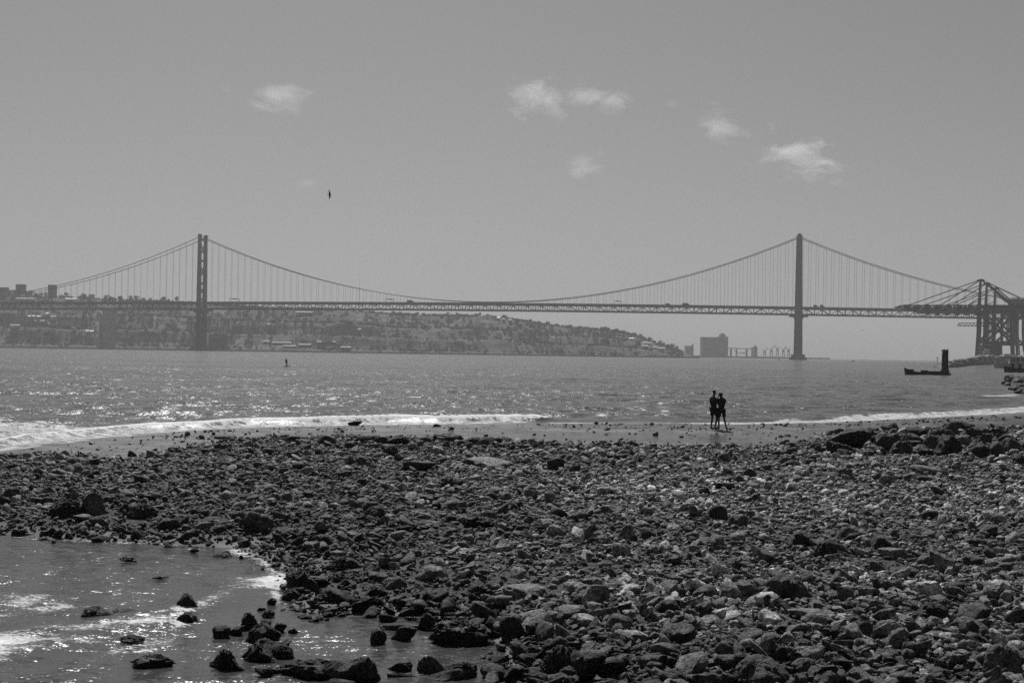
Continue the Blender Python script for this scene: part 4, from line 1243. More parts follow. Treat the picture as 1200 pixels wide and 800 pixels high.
# antenna mast behind the left half of the span
q = at_y(421, 366, 3300)
an = empty('radio_mast', (q.x, q.y, q.z - 10)); tag(an, 'hair-thin radio mast rising above the bridge left of mid-span', 'mast')
m_ = MB(); m_.tube([(0, 0, 0), (0, 0, at_y(421, 314, 3300).z - q.z + 10)], .35, 5, .15); m_.build('mast_pole', M['cable'], an)

# ------------------------------------------------------------------ harbour on the right
quay2 = MB()
def bank(px, pt, pb):
    z0 = at_z(px, pb, 0); top = at_y(px, pt, z0.y + 3).z
    return z0, top
pts = [(1110, 427.5, 430.8), (1120, 425.2, 430), (1131, 423, 428.6), (1142, 420.6, 427.8), (1153, 419.3, 427.4), (1166, 418.6, 427.2), (1185, 418.2, 427.2), (1230, 418, 427.4), (1330, 418, 428)]
# riprap bank: rough rocks on a solid core
core, rip_v, rip_f, off = MB(), [], [], 0
prev = None
for a, b_ in zip(pts, pts[1:]):
    (za, ta), (zb, tb) = bank(*a), bank(*b_)
    vs = [(za.x, za.y, -1), (zb.x, zb.y, -1), (zb.x + 4, zb.y + 14, tb - .4), (za.x + 4, za.y + 14, ta - .4),
          (za.x * 1.02, za.y * 1.02 + 20, -1), (zb.x * 1.45, zb.y * 1.45, -1), (zb.x * 1.45, zb.y * 1.45, tb - .6), (za.x * 1.02, za.y * 1.02 + 20, ta - .6)] if a[0] < 1115 else [(za.x, za.y, -1), (zb.x, zb.y, -1), (zb.x + 4, zb.y + 14, tb - .4), (za.x + 4, za.y + 14, ta - .4),
          (za.x * 1.45, za.y * 1.45, -1), (zb.x * 1.45, zb.y * 1.45, -1), (zb.x * 1.45, zb.y * 1.45, tb - .6), (za.x * 1.45, za.y * 1.45, ta - .6)]
    core.add(vs, [(0, 1, 2, 3), (3, 2, 6, 7), (7, 6, 5, 4), (0, 3, 7, 4), (1, 5, 6, 2)])
    for k in range(70):
        t, s = random.random(), random.random()
        c = Vector(vs[0]).lerp(Vector(vs[1]), t).lerp(Vector(vs[3]).lerp(Vector(vs[2]), t), s) + Vector((0, 0, .5 * (1 - s)))
        rv = rock_shape(300 + k % 9, 1, 9, 9, 1)[0] * (random.uniform(.5, 1.1) * (1.5 + za.y / 700))
        rip_v.append(rv + np.array(c)); rip_f.append(ICO[1][1] + off); off += len(rv)
o = core.build('harbour_ground', M['dark_concrete']); tag(o, 'flat harbour ground behind the stone bank under the cranes', 'ground', None, 'structure')
o = mesh_obj('stone_bank', np.concatenate(rip_v), np.concatenate(rip_f), M['rock'], None); o.color = (.11, .11, .11, 1)
tag(o, 'sloping bank of piled grey stones in front of the harbour cranes', 'stones', None, 'stuff')

CRX = Vector((-144, 64, 0)).normalized()            # the boom's direction, out over the water
def sts_crane(px, ptop, label, y):
    q = at_y(px, ptop, y); g0 = 5.0
    root = empty('container_crane', (q.x, q.y, g0), math.atan2(CRX.y, CRX.x)); tag(root, label, 'crane', 'container cranes of the harbour')
    T = q.z - g0; bz = T - 29.0                     # boom level
    m = M['crane']
    for x in (0, -31):                              # legs
        for yy in (-8.5, 8.5):
            l = MB(); l.bar((x + (1.5 if x == 0 else -2), yy, 0), (x, yy, bz * .55), 2.6); l.bar((x, yy, bz * .55), (x, yy, bz + 4), 2.8)
            l.box(x - 3.5, x + 3.5, yy - 1.2, yy + 1.2, -.2, 2.2)
            l.build('leg', m, root)
    for x in (0, -31):
        l = MB(); l.bar((x, -8.5, bz * .32), (x, 8.5, bz * .32), 1.6); l.bar((x, -8.5, bz + 1), (x, 8.5, bz + 1), 1.8); l.build('cross_beam', m, root)
    for yy in (-8.5, 8.5):
        l = MB(); l.bar((0, yy, bz * .32 + .3), (-31, yy, bz * .32 + .3), 1.7, 2.6); l.build('portal_beam', m, root)
        l = MB(); l.bar((0, yy, bz * .34), (-15, yy, bz * .62), 1.3); l.bar((-15, yy, bz * .62), (-31, yy, bz + 1), 1.3); l.bar((0, yy, bz - 4), (-15, yy, bz * .62), 1.6); l.bar((-31, yy, bz * .34), (-15, yy, bz * .62), 1.4); l.bar((-8, yy, bz * .34), (-8, yy, bz), 1.2); l.bar((-22, yy, bz * .34), (-22, yy, bz), 1.2); l.build('diagonal_brace', m, root)
    b_ = MB()                                       # boom: two trussed girders
    for yy in (-3.2, 3.2):
        L0, L1 = 1.0, 83.0
        b_.bar((L0, yy, bz + 2.4), (L1 - 8, yy, bz + 2.4), .9, 1.0); b_.bar((L0, yy, bz - .6), (L1, yy, bz + .4), 1.0, 1.2); b_.bar((L1 - 8, yy, bz + 2.4), (L1, yy, bz + .4), .8)
        for k in range(16):
            x = L0 + k * 5; b_.bar((x, yy, bz - .5), (x + 2.5, yy, bz + 2.4), .55); b_.bar((x + 2.5, yy, bz + 2.4), (x + 5, yy, bz - .4), .55)
    for k in range(7):
        x = 6 + k * 10.5; b_.box(x, x + 4.6, -3.6, 3.6, bz - 2.2, bz + 3.2)
    b_.build('boom', m, root)
    b_ = MB(); b_.bar((0, -3, bz + 1.2), (-56, -3, bz + 1.2), 1.4, 3.6); b_.bar((0, 3, bz + 1.2), (-56, 3, bz + 1.2), 1.4, 3.6)
    for k in range(9): b_.box(-56 + k * 6.5, -55 + k * 6.5, -2.6, 2.6, bz, bz + 2)
    b_.build('back_girder', m, root)
    a = MB()
    for yy in (-1, 1):
        a.bar((0, yy * 8, bz + 2), (-1, yy * 2.4, T - 1), 1.5)
        a.bar((-31, yy * 7, bz + 2), (-2, yy * 2.4, T - 1), 1.2); a.bar((-31, yy * 3, bz + 2), (-12, yy * 2, T - 13), .8)
    a.box(-4.5, 2, -3.4, 3.4, T - 2.4, T - .6); a.box(-3, 0, -2.6, 2.6, T - .6, T); a.build('apex_frame', m, root)
    s = MB()
    for yy in (-2.6, 2.6):
        s.bar((0, yy, T - 1), (70, yy, bz + 2.5), .45); s.bar((0, yy, T - 1.4), (38, yy, bz + 2.6), .45); s.bar((0, yy, T - 16), (24, yy, bz + 2.6), .4)
        s.bar((-3, yy, T - 1), (-54, yy, bz + 3), .45)
    s.build('boom_stay', m, root)
    h = MB(); h.box(-46, -28, -5, 5, bz + 3.2, bz + 8.6); h.taper(bz + 8.6, (-46, -28, -5, 5), bz + 10.4, (-43, -31, -3, 3)); h.build('machinery_house', M['crane_house'], root)
    c = MB(); c.box(9, 12, -2, 2, bz - 4.2, bz - 1.2); c.box(9.5, 11.5, -1.5, 1.5, bz - 1.2, bz - .4); c.build('operator_cab', M['crane'], root)
    k = MB(); k.box(-26, -21, -4, 4, 1, 5); k.build('drive_house', m, root)
sts_crane(1148, 327, 'nearest and tallest dark container crane, the leftmost apex of the harbour', 1434)
sts_crane(1155.5, 331, 'dark container crane between the tallest one and the farthest one', 1494)
sts_crane(1165.5, 336.5, 'farthest dark container crane with the lowest apex of the harbour', 1578)
# lattice boom of a mobile crane under the bridge deck
q = at_y(1160, 420, 1520); mc = empty('lattice_jib_crane', (q.x, q.y, 5)); tag(mc, 'crane with a pale horizontal lattice jib pointing left under the bridge deck', 'crane')
zj = at_y(1122, 379.5, 1520).z - 5; xj = at_y(1122, 380, 1520).x - q.x
m_ = MB()
for zz, x_end in ((zj - 2.0, xj), (zj + 3.5, xj * .42)):
    m_.bar((0, 0, zz), (x_end, 0, zz - (0 if zz < zj else 2.5)), .7)
m_.bar((xj, 0, zj - 2), (xj * .9, 0, zj + 1.2), .6); m_.bar((xj * .9, 0, zj + 1.2), (0, 0, zj + 1.2), .6)
for k in range(9):
    x = xj * (1 - k / 9); m_.bar((x, 0, zj - 2), (x - xj / 18, 0, zj + 1.2), .5); m_.bar((x - xj / 18, 0, zj + 1.2), (x - xj / 9, 0, zj - 2), .5)
m_.build('lattice_jib', M['crane_house'], mc)
m_ = MB()
for sx in (-1.4, 1.4):
    for sy in (-1.4, 1.4): m_.bar((sx, sy, 0), (sx, sy, zj + 6), .5)
for k in range(10): m_.bar((-1.4, -1.4, k * 4), (1.4, -1.4, k * 4 + 4), .35)
m_.build('mast', M['crane_house'], mc)
m_ = MB(); m_.box(2, 9, -2, 2, zj - 3, zj + 1); m_.build('counterweight', M['crane_house'], mc)
# shed and cabin at the cranes' feet
q = at_y(1163, 420, 1425); house('harbour_shed', Vector((q.x, q.y, 5.8)), 24 * pxm(1425) * .95, 14, 15 * pxm(1425), 'dark harbour shed standing between the legs of the cranes', 'shed', 'crane', 'crane')
q = at_y(1156.5, 415, 1400); cb = house('harbour_cabin', Vector((q.x, q.y, 8.4)), 5.6, 4, 3.4, 'small white cabin in front of the dark harbour shed', 'cabin', 'white', 'white')
m_ = MB(); m_.box(-1.8, 1.8, .5, 3, 5.4, 7.8); m_.build('upper_room', M['white'], cb)
m_ = MB(); m_.box(-2, 2, -.06, .04, 2.3, 3.5); m_.build('window', M['glass'], cb)

def hull(L, W_, D, bow=.18, sheer=.35, bowh=1.0):
    """a boat hull with pointed raised bow at +x, keel below water"""
    m_ = MB(); n = 13; rows = []
    for i in range(n):
        t = i / (n - 1); x = -L / 2 + L * t
        k = 1 - max(0, (t - (1 - bow)) / bow) ** 1.7 if t > 1 - bow else 1 - .12 * max(0, (.12 - t) / .12)
        top = D + sheer * (max(0, t - .6) / .4) ** 2 * bowh
        w0 = W_ / 2 * max(k, .02)
        rows.append([(x - .25 * (t > .95), -w0 * .8, -.35), (x, -w0, top), (x, w0, top), (x - .25 * (t > .95), w0 * .8, -.35)])
    vs = [p_ for r0 in rows for p_ in r0]; fs = []
    for i in range(n - 1):
        for j in range(3): fs.append((i * 4 + j, i * 4 + j + 1, (i + 1) * 4 + j + 1, (i + 1) * 4 + j))
        fs.append((i * 4 + 3, i * 4, (i + 1) * 4, (i + 1) * 4 + 3))
    fs.append((0, 3, 2, 1)); e = (n - 1) * 4; fs.append((e, e + 1, e + 2, e + 3))
    return m_.add(vs, fs)
# mooring pile with its raft
q = at_z(1107.2, 438.8, 0)
s_ = q.length / F
pile = empty('mooring_pile', (q.x, q.y, 0)); tag(pile, 'thick black double mooring pile with white caps standing in the water', 'mooring pile')
for dx in (-.37, .38):
    m_ = MB(); m_.tube([(dx, 0, -2), (dx, 0, 5.55)], .38, 14); m_.build('post', M['pile'], pile, True)
    m_ = MB(); m_.tube([(dx, 0, 5.55), (dx, 0, 5.85), (dx, 0, 5.86)], .41, 14); m_.tube([(dx, 0, 5.86), (dx, 0, 6.15)], .40, 14, .08); m_.build('cap', M['white'], pile)
m_ = MB(); m_.box(-.9, .9, -.5, .5, .5, 1.1); m_.build('guide_collar', M['pile'], pile)
q2 = at_z(1084, 439, 0)
brg = empty('work_raft', (q2.x, q2.y - 1.2, 0), math.pi); tag(brg, 'low black work boat with a raised end moored at the black pile', 'boat')
L = 49 * s_
hull(L, 2.6, .55, .16, 1.0).build('hull', M['hull'], brg)
m_ = MB(); m_.box(-L * .44, -L * .05, -.9, .9, .53, .85); m_.box(-L * .02, L * .12, -.7, .7, .53, 1.0); m_.build('deck_load', M['hull'], brg)
m_ = MB(); m_.box(L * .30, L * .42, -.5, .5, .6, 1.2); m_.build('winch', M['hull'], brg)
m_ = MB()
for x in (-.46, -.40): m_.tube([(L * x, .5, .5), (L * x, .5, 2.2)], .06, 6)
m_.bar((L * -.47, .5, 1.5), (L * -.36, .5, 1.9), .12); m_.build('rail_frame', M['hull'], brg)
mp = empty('channel_beacon', at_z(1098.5, 428, 0)); tag(mp, 'thin faint post with cross bars standing in the water left of the black pile', 'beacon')
mz = mp.location.y / F
m_ = MB(); m_.tube([(0, 0, -1), (0, 0, 10 * mz)], .12, 6); m_.build('post', M['cable'], mp)
m_ = MB(); m_.bar((-1.6 * mz, 0, 9 * mz), (1.6 * mz, 0, 9 * mz), .3); m_.bar((-1 * mz, 0, 6.5 * mz), (1 * mz, 0, 6.5 * mz), .25); m_.build('cross_bar', M['cable'], mp)
# moored boats at the right border
q = at_z(1190, 431.5, 0); fs_ = q.length / F
fb = empty('ferry', (q.x + 8 * fs_, q.y, 0), math.pi); tag(fb, 'pale moored ferry with posts and flat roof at the right border behind the dark barge', 'boat')
L = 64 * fs_
hull(L, 6, 2.2, .10, .5).build('hull', M['pale'], fb)
m_ = MB(); m_.box(-L * .48, L * .46, -2.7, 2.7, 4.9, 5.4); m_.build('upper_deck', M['pale'], fb)
m_ = MB(); m_.box(-L * .30, L * .22, -2.2, 2.2, 2.2, 4.9); m_.build('saloon', M['pale'], fb)
for k in range(7):
    m_ = MB(); x = -L * .27 + k * L * .075; m_.box(x - .55, x + .55, 2.15, 2.26, 3.2, 4.4); m_.build('window', M['glass'], fb)
for k in range(9):
    m_ = MB(); x = L * .45 - k * L * .11; m_.box(x - .12, x + .12, 2.5, 2.74, 2.1, 4.9); m_.build('deck_post', M['dark_concrete'], fb)
m_ = MB(); m_.box(-L * .25, -L * .02, -1.6, 1.6, 5.4, 7.6); m_.build('wheelhouse', M['white'], fb)
m_ = MB(); m_.box(-L * .26, L * .0, -1.8, 1.8, 7.6, 7.9); m_.build('wheelhouse_roof', M['white'], fb)
m_ = MB(); m_.box(L * .20, L * .34, -1.2, 1.2, 5.4, 6.6); m_.build('deck_locker', M['white'], fb)
m_ = MB(); m_.tube([(L * .08, 0, 5.4), (L * .08, 0, 13.5)], .14, 6); m_.bar((L * .03, 0, 12), (L * .13, 0, 12), .2); m_.box(L * .08 - .6, L * .08 + .6, -.4, .4, 12.6, 13.2); m_.build('mast', M['white'], fb)
q = at_z(1193, 436.2, 0); bs = q.length / F
bg_ = empty('barge', (q.x + 4 * bs, q.y, 0), math.pi); tag(bg_, 'black low barge with bollards moored in front of the pale ferry', 'boat')
L = 40 * bs
hull(L, 4, 1.15, .12, .7).build('hull', M['hull'], bg_)
for x in (L * .26, L * .05):
    m_ = MB(); m_.box(x - .35, x + .35, -.5, .5, 1.1, 2.6); m_.build('bollard', M['hull'], bg_)
m_ = MB(); m_.box(-L * .4, -L * .12, -1.2, 1.2, 1.1, 2.3); m_.build('deck_house', M['hull'], bg_)
# boats far out
def small_boat(px, py, wpx, label, sail=False, rz=0.2, hullmat='white'):
    q = at_z(px, py, 0); s = q.length / F; L = wpx * s
    b_ = empty('motor_boat' if not sail else 'sailing_boat', (q.x, q.y, 0), rz); tag(b_, label, 'boat')
    hull(L, L * .32, L * .13, .35, L * .05).build('hull', M[hullmat], b_)
    m_ = MB(); m_.taper(L * .12, (-L * .25, L * .12, -L * .11, L * .11), L * .34, (-L * .22, L * .04, -L * .09, L * .09)); m_.build('cabin', M[hullmat], b_)
    m_ = MB(); m_.box(-L * .2, L * .02, -L * .112, L * .112, L * .2, L * .29); m_.build('window', M['glass'], b_)
    if sail:
        m_ = MB(); m_.tube([(0, 0, L * .1), (0, 0, L * 1.15)], L * .02, 6); m_.build('mast', M['white'], b_)
        m_ = MB(); m_.add([(-.02 * L, -.01 * L, .3 * L), (-.45 * L, -.03 * L, .32 * L), (-.02 * L, 0, 1.1 * L), (-.02 * L, .01 * L, .3 * L), (-.45 * L, .01 * L, .32 * L), (-.02 * L, .015 * L, 1.1 * L)],
                          [(0, 1, 2), (5, 4, 3), (0, 3, 4, 1), (1, 4, 5, 2), (2, 5, 3, 0)]); m_.build('sail', M['white'], b_)
small_boat(999.5, 423.4, 5, 'small white motor boat on the open river right of the right tower', rz=2.8)
small_boat(913.5, 421.6, 3.4, 'tiny white sailing boat left of the foot of the right tower', True)
small_boat(414, 413.8, 4.5, 'tiny white boat near the far quay under the left half of the span')
small_boat(617.5, 416.4, 6, 'white boat with a tall cabin at the foot of the far hill right of mid-span')
small_boat(675, 417.2, 12, 'long low white boat at the foot of the far hill', rz=0.05)

# ------------------------------------------------------------------ people, birds
def skin_mesh(chains, sub=2):
    """grow one surface per chain set; chains = [(points, radii, edges)]; returns verts, faces"""
    V, Fc = [], []
    for pts, rad, edges in chains:
        me = bpy.data.meshes.new('skin_tmp'); me.from_pydata(pts, edges, [])
        o = bpy.data.objects.new('skin_tmp', me); COL.objects.link(o)
        md = o.modifiers.new('s', 'SKIN'); md.use_smooth_shade = True
        sv = me.skin_vertices[0].data
        for i, r0 in enumerate(rad):
            sv[i].radius = (r0, r0) if isinstance(r0, float) else r0
            sv[i].use_root = (i == 0)
        ss = o.modifiers.new('u', 'SUBSURF'); ss.levels = ss.render_levels = sub
        dg = bpy.context.evaluated_depsgraph_get(); dg.update()
        ev = o.evaluated_get(dg); m2 = ev.to_mesh(); b0 = len(V)
        V += [tuple(v.co) for v in m2.vertices]; Fc += [tuple(i + b0 for i in p_.vertices) for p_ in m2.polygons]
        ev.to_mesh_clear(); bpy.data.objects.remove(o); bpy.data.meshes.remove(me)
    return V, Fc
def person(loc, rz, h, label, J, shorts=True, sleeves=True, hair='short', top='shirt', hold=None, scale=1.0):
    """J: joints for a 1.75 m figure facing +Y; keys knee/foot/elbow/hand per side, head, chest, pelvis"""
    root = empty('person', loc, rz); root.scale = (h / 1.75,) * 3
    tag(root, label, 'person')
    pel, ch, nk, hd = J['pelvis'], J['chest'], J['neck'], J['head']
    P_, Rd, E = [], [], []
    def add(p_, r0, par=None):
        P_.append(tuple(p_)); Rd.append(r0); i = len(P_) - 1
        if par is not None: E.append((par, i))
        return i
    L_ = lambda a, b_, t: tuple(a[k] + (b_[k] - a[k]) * t for k in range(3))
    ip = add(pel, (.135, .10)); iw = add(L_(pel, ch, .45), (.118, .088), ip); ic = add(ch, (.145, .10), iw)
    iN = add(L_(ch, nk, .75), (.075, .062), ic); i2 = add(nk, .052, iN); i3 = add(L_(nk, hd, .5), (.058, .068), i2); i4 = add(hd, (.075, .092), i3)
    add((hd[0], hd[1] - .005, hd[2] + .095), (.062, .075), i4)
    for s, k in ((-1, 'l'), (1, 'r')):
        sh = J['sh' + k]; el, ha = J['el' + k], J['ha' + k]
        a = add(sh, .055, ic); b_ = add(L_(sh, el, .5), .046, a); c = add(el, .038, b_); d = add(L_(el, ha, .55), .033, c); e = add(ha, .025, d)
        hv = Vector(ha) - Vector(el); hv.normalize(); pa = add(Vector(ha) + hv * .06, (.036, .020), e)
        hp = J['hip' + k]; kn, an, to = J['kn' + k], J['an' + k], J['to' + k]
        a = add(hp, .085, ip); b_ = add(L_(hp, kn, .5), .070, a); c = add(kn, .052, b_); d = add(L_(kn, an, .4), .050, c); e = add(an, .034, d); add(to, (.042, .028), e)
    chains = [(P_, Rd, E)]
    for k in 'lr':                                   # fingers and thumb
        ha, el = Vector(J['ha' + k]), Vector(J['el' + k]); hv = (ha - el).normalized()
        sd = hv.cross(Vector((0, 1, 0.3))).normalized(); dn = hv.cross(sd)
        for f0, ln in ((-1.5, .062), (-.5, .075), (.5, .072), (1.5, .055)):
            b0 = ha + hv * .06 + sd * (f0 * .017)
            chains.append(([tuple(b0), tuple(b0 + hv * ln * .5), tuple(b0 + hv * ln * .85 + dn * .018)], [.0095, .009, .007], [(0, 1), (1, 2)]))
        b0 = ha + hv * .025 + sd * .026
        chains.append(([tuple(b0), tuple(b0 + hv * .03 + sd * .022), tuple(b0 + hv * .055 + sd * .028)], [.012, .010, .008], [(0, 1), (1, 2)]))
    # face: nose and ears
    fy = Vector(J.get('face', (0, 1, 0))).normalized(); fx = fy.cross(Vector((0, 0, 1))); H_ = Vector(hd)
    nb = H_ + fy * .088 + Vector((0, 0, .01))
    chains.append(([tuple(nb + Vector((0, 0, .02))), tuple(nb + fy * .014 - Vector((0, 0, .014)))], [.010, .015], [(0, 1)]))
    for s in (-1, 1):
        e0 = H_ + fx * (s * .076) - fy * .005
        chains.append(([tuple(e0 + Vector((0, 0, .025))), tuple(e0 - Vector((0, 0, .025)))], [.014, .010], [(0, 1)]))
    v, f = skin_mesh(chains); mesh_obj('body', v, f, M['skin'], root, True)
    for s in (-1, 1):
        q = MB(); c = H_ + fx * (s * .03) + fy * .084 + Vector((0, 0, .022)); q.box(c.x - .012, c.x + .012, c.y - .012, c.y + .012, c.z - .007, c.z + .007); q.build('eye', M['black'], root)
    q = MB(); c = H_ + fy * .088 - Vector((0, 0, .045)); q.box(c.x - .02, c.x + .02, c.y - .012, c.y + .008, c.z - .005, c.z + .005); q.build('mouth', M['black'], root)
    # shirt
    P_, Rd, E = [], [], []
    ip = add(L_(pel, ch, -.08), (.160, .125)); iw = add(L_(pel, ch, .45), (.172, .135), ip); ic = add(ch, (.178, .13), iw); add(L_(ch, nk, .62), (.085, .075), ic)
    for k in 'lr':
        sh, el = J['sh' + k], J['el' + k]
        a = add(sh, .074, ic); b_ = add(L_(sh, el, .4), .066, a); add(L_(sh, el, .72), .062, b_)
    v, f = skin_mesh([(P_, Rd, E)]); mesh_obj('shirt', v, f, M[top], root, True)
    if shorts:
        P_, Rd, E = [], [], []
        ip = add(pel, (.158, .125))
        for k in 'lr':
            hp, kn = J['hip' + k], J['kn' + k]
            a = add(hp, .105, ip); b_ = add(L_(hp, kn, .45), .098, a); add(L_(hp, kn, .8), .092, b_)
        v, f = skin_mesh([(P_, Rd, E)]); mesh_obj('shorts', v, f, M['shorts'], root, True)
    for k in 'lr':
        an, to = Vector(J['an' + k]), Vector(J['to' + k])
        m_ = [([tuple(an - (to - an) * .35 + Vector((0, 0, -.03))), tuple(an.lerp(to, .4) + Vector((0, 0, -.015))), tuple(to + (to - an) * .15)], [.042, .048, .036], [(0, 1), (1, 2)])]
        v, f = skin_mesh(m_, 1); mesh_obj('shoe', v, f, M['black'], root, True)
    hp_ = [([tuple(H_ - fy * .03 + Vector((0, 0, .02))), tuple(H_ - fy * .02 + Vector((0, 0, .085))), tuple(H_ + fy * .04 + Vector((0, 0, .115)))], [.092, .095, .062], [(0, 1), (1, 2)])]
    if hair == 'tied': hp_.append(([tuple(H_ - fy * .09 + Vector((0, 0, .06))), tuple(H_ - fy * .15 + Vector((0, 0, -.02))), tuple(H_ - fy * .13 - Vector((0, 0, .14)))], [.035, .04, .02], [(0, 1), (1, 2)]))
    v, f = skin_mesh(hp_); mesh_obj('hair', v, f, M['hair'], root, True)
    return root
def ground_z(p_): return float(terrain(np.array([p_.x]), np.array([p_.y]))[0])
pa = at_z(836.2, 503.6, .06); pa.z = ground_z(pa)
person(pa, 0, 1.77, 'taller person with short dark hair, in dark shirt and shorts, reaching to the other', dict(
    pelvis=(0, 0, .95), chest=(-.03, -.01, 1.30), neck=(-.02, .0, 1.50), head=(.02, .02, 1.635), face=(.85, .5, 0),
    shl=(-.13, .10, 1.40), ell=(.10, .24, 1.16), hal=(.30, .22, 1.20), shr=(.02, -.15, 1.40), elr=(.16, -.16, 1.14), har=(.36, -.06, 1.22),
    hipl=(-.07, .06, .90), knl=(-.05, .08, .50), anl=(-.11, .06, .09), tol=(.02, .12, .04),
    hipr=(.07, -.05, .90), knr=(.14, -.04, .50), anr=(.05, -.05, .09), tor=(.19, -.02, .04)))
pb_ = at_z(845.4, 503.8, .06); pb_.z = ground_z(pb_)
person(pb_, 0, 1.70, 'shorter person with raised arms holding up a phone, in dark shorts, on the shore', dict(
    pelvis=(0, 0, .94), chest=(-.03, -.01, 1.28), neck=(-.04, .02, 1.47), head=(-.04, .05, 1.60), face=(-.1, 1, 0.02),
    shl=(-.19, .0, 1.39), ell=(-.26, .26, 1.30), hal=(-.10, .34, 1.56), shr=(.14, .0, 1.39), elr=(.22, .24, 1.28), har=(.05, .34, 1.56),
    hipl=(-.09, 0, .89), knl=(-.13, .02, .49), anl=(-.12, -.03, .09), tol=(-.13, .11, .04),
    hipr=(.09, 0, .89), knr=(.13, .0, .49), anr=(.22, -.05, .09), tor=(.30, .07, .04)), top='top_cloth', hair='tied')
ph = empty('phone', pb_ + Vector((-.025, .36, 1.60)), 0); tag(ph, 'dark phone held up in both hands by the shorter person', 'phone')
m_ = MB(); m_.box(-.08, .08, -.006, .006, -.04, .04); m_.build('case', M['black'], ph)
m_ = MB(); m_.box(-.07, .07, -.0085, -.006, -.035, .035); m_.build('display', M['glass'], ph)

pp = at_z(336.2, 429.6, 0)
person(pp + Vector((-.1, 0, .18)), 0, 1.72, 'distant dark figure standing on a paddle board far out on the water', dict(
    pelvis=(0, -.05, .80), chest=(-.08, .02, 1.12), neck=(-.10, .05, 1.33), head=(-.10, .06, 1.47), face=(-.2, 1, 0),
    shl=(-.25, .02, 1.23), ell=(-.30, .12, .98), hal=(-.16, .28, .92), shr=(.08, .02, 1.23), elr=(.14, .14, .98), har=(.02, .28, .88),
    hipl=(-.08, -.05, .76), knl=(-.12, .10, .44), anl=(-.10, -.02, .09), tol=(-.12, .12, .04),
    hipr=(.08, -.05, .76), knr=(.16, .08, .44), anr=(.18, -.06, .09), tor=(.22, .08, .04)), top='shirt')
bd = empty('paddle_board', pp + Vector((.15, 0, .06)), .25); bd.rotation_euler.z = 1.25; tag(bd, 'dark paddle board under the distant standing figure', 'paddle board')
m_ = MB(); hull(2.9, .75, .10, .45, .16, 1).build('deck', M['hull'], bd)
pdl = empty('paddle', pp + Vector((-.17, .28, 1.10)), 0); tag(pdl, 'dark paddle held by the distant figure on the paddle board', 'paddle')
m_ = MB(); m_.tube([(0.06, 0, -.62), (0, 0, 0), (-.04, 0, .35)], .016, 6); m_.build('shaft', M['black'], pdl)
m_ = MB(); m_.taper(-1.05, (.02, .18, -.01, .01), -.6, (.03, .10, -.008, .008)); m_.build('blade', M['black'], pdl)

def bird(loc, span, up, out, label, nm='gull', mat='feather'):
    """up: wing axis, out: body axis (beak)"""
    up, out = Vector(up).normalized(), Vector(out).normalized(); n = up.cross(out).normalized()
    bm_p = lambda a, b_, c: tuple(up * a + out * b_ + n * c)
    V, Fc = [], []
    s = span / 2
    v, f = skin_mesh([([bm_p(0, -.30 * s, 0), bm_p(0, -.12 * s, 0), bm_p(0, .10 * s, 0.01), bm_p(0, .26 * s, 0.01), bm_p(0, .36 * s, .02)], [.035 * s, .085 * s, .10 * s, .055 * s, .02 * s], [(0, 1), (1, 2), (2, 3), (3, 4)])])
    V += v; Fc += f
    for sg in (-1, 1):                                # wings: bent, tapering, with thickness
        st = [(.0, .16, -.14, 0), (.28, .24, -.12, .05), (.48, .20, -.08, .07), (.75, .06, -.12, .04), (1.0, -.16, -.20, -.02)]
        b0 = len(V)
        for a, le, te, dz in st:
            th_ = .022 * (1.05 - a) * s
            V += [bm_p(sg * a * s, le * s, dz * s + th_), bm_p(sg * a * s, te * s, dz * s), bm_p(sg * a * s, le * s, dz * s - th_)]
        for i in range(len(st) - 1):
            for j in range(3):
                q0, q1 = b0 + i * 3 + j, b0 + i * 3 + (j + 1) % 3; Fc.append((q0, q1, q1 + 3, q0 + 3))
        Fc.append((b0 + 12, b0 + 13, b0 + 14))
    b0 = len(V); t0 = .012 * s                        # tail
    V += [bm_p(-.05 * s, -.26 * s, t0), bm_p(.05 * s, -.26 * s, t0), bm_p(.09 * s, -.46 * s, 0), bm_p(-.09 * s, -.46 * s, 0), bm_p(-.05 * s, -.26 * s, -t0), bm_p(.05 * s, -.26 * s, -t0)]
    Fc += [(b0, b0 + 1, b0 + 2, b0 + 3), (b0 + 4, b0 + 3, b0 + 2, b0 + 5), (b0, b0 + 3, b0 + 4), (b0 + 1, b0 + 5, b0 + 2)]
    o = mesh_obj(nm, V, Fc, M[mat], None, True); o.location = loc
    tag(o, label, 'bird')
bird(at_y(386.2, 228, 140), 1.08, (-.10, .35, 1.0), (1, .55, -.02), 'dark gull banking with upright wings alone in the open sky')
bird(at_y(1010, 386.5, 420), 1.5, (1, .3, .25), (.3, -1, .1), 'tiny faint bird gliding low between the right tower and cranes')

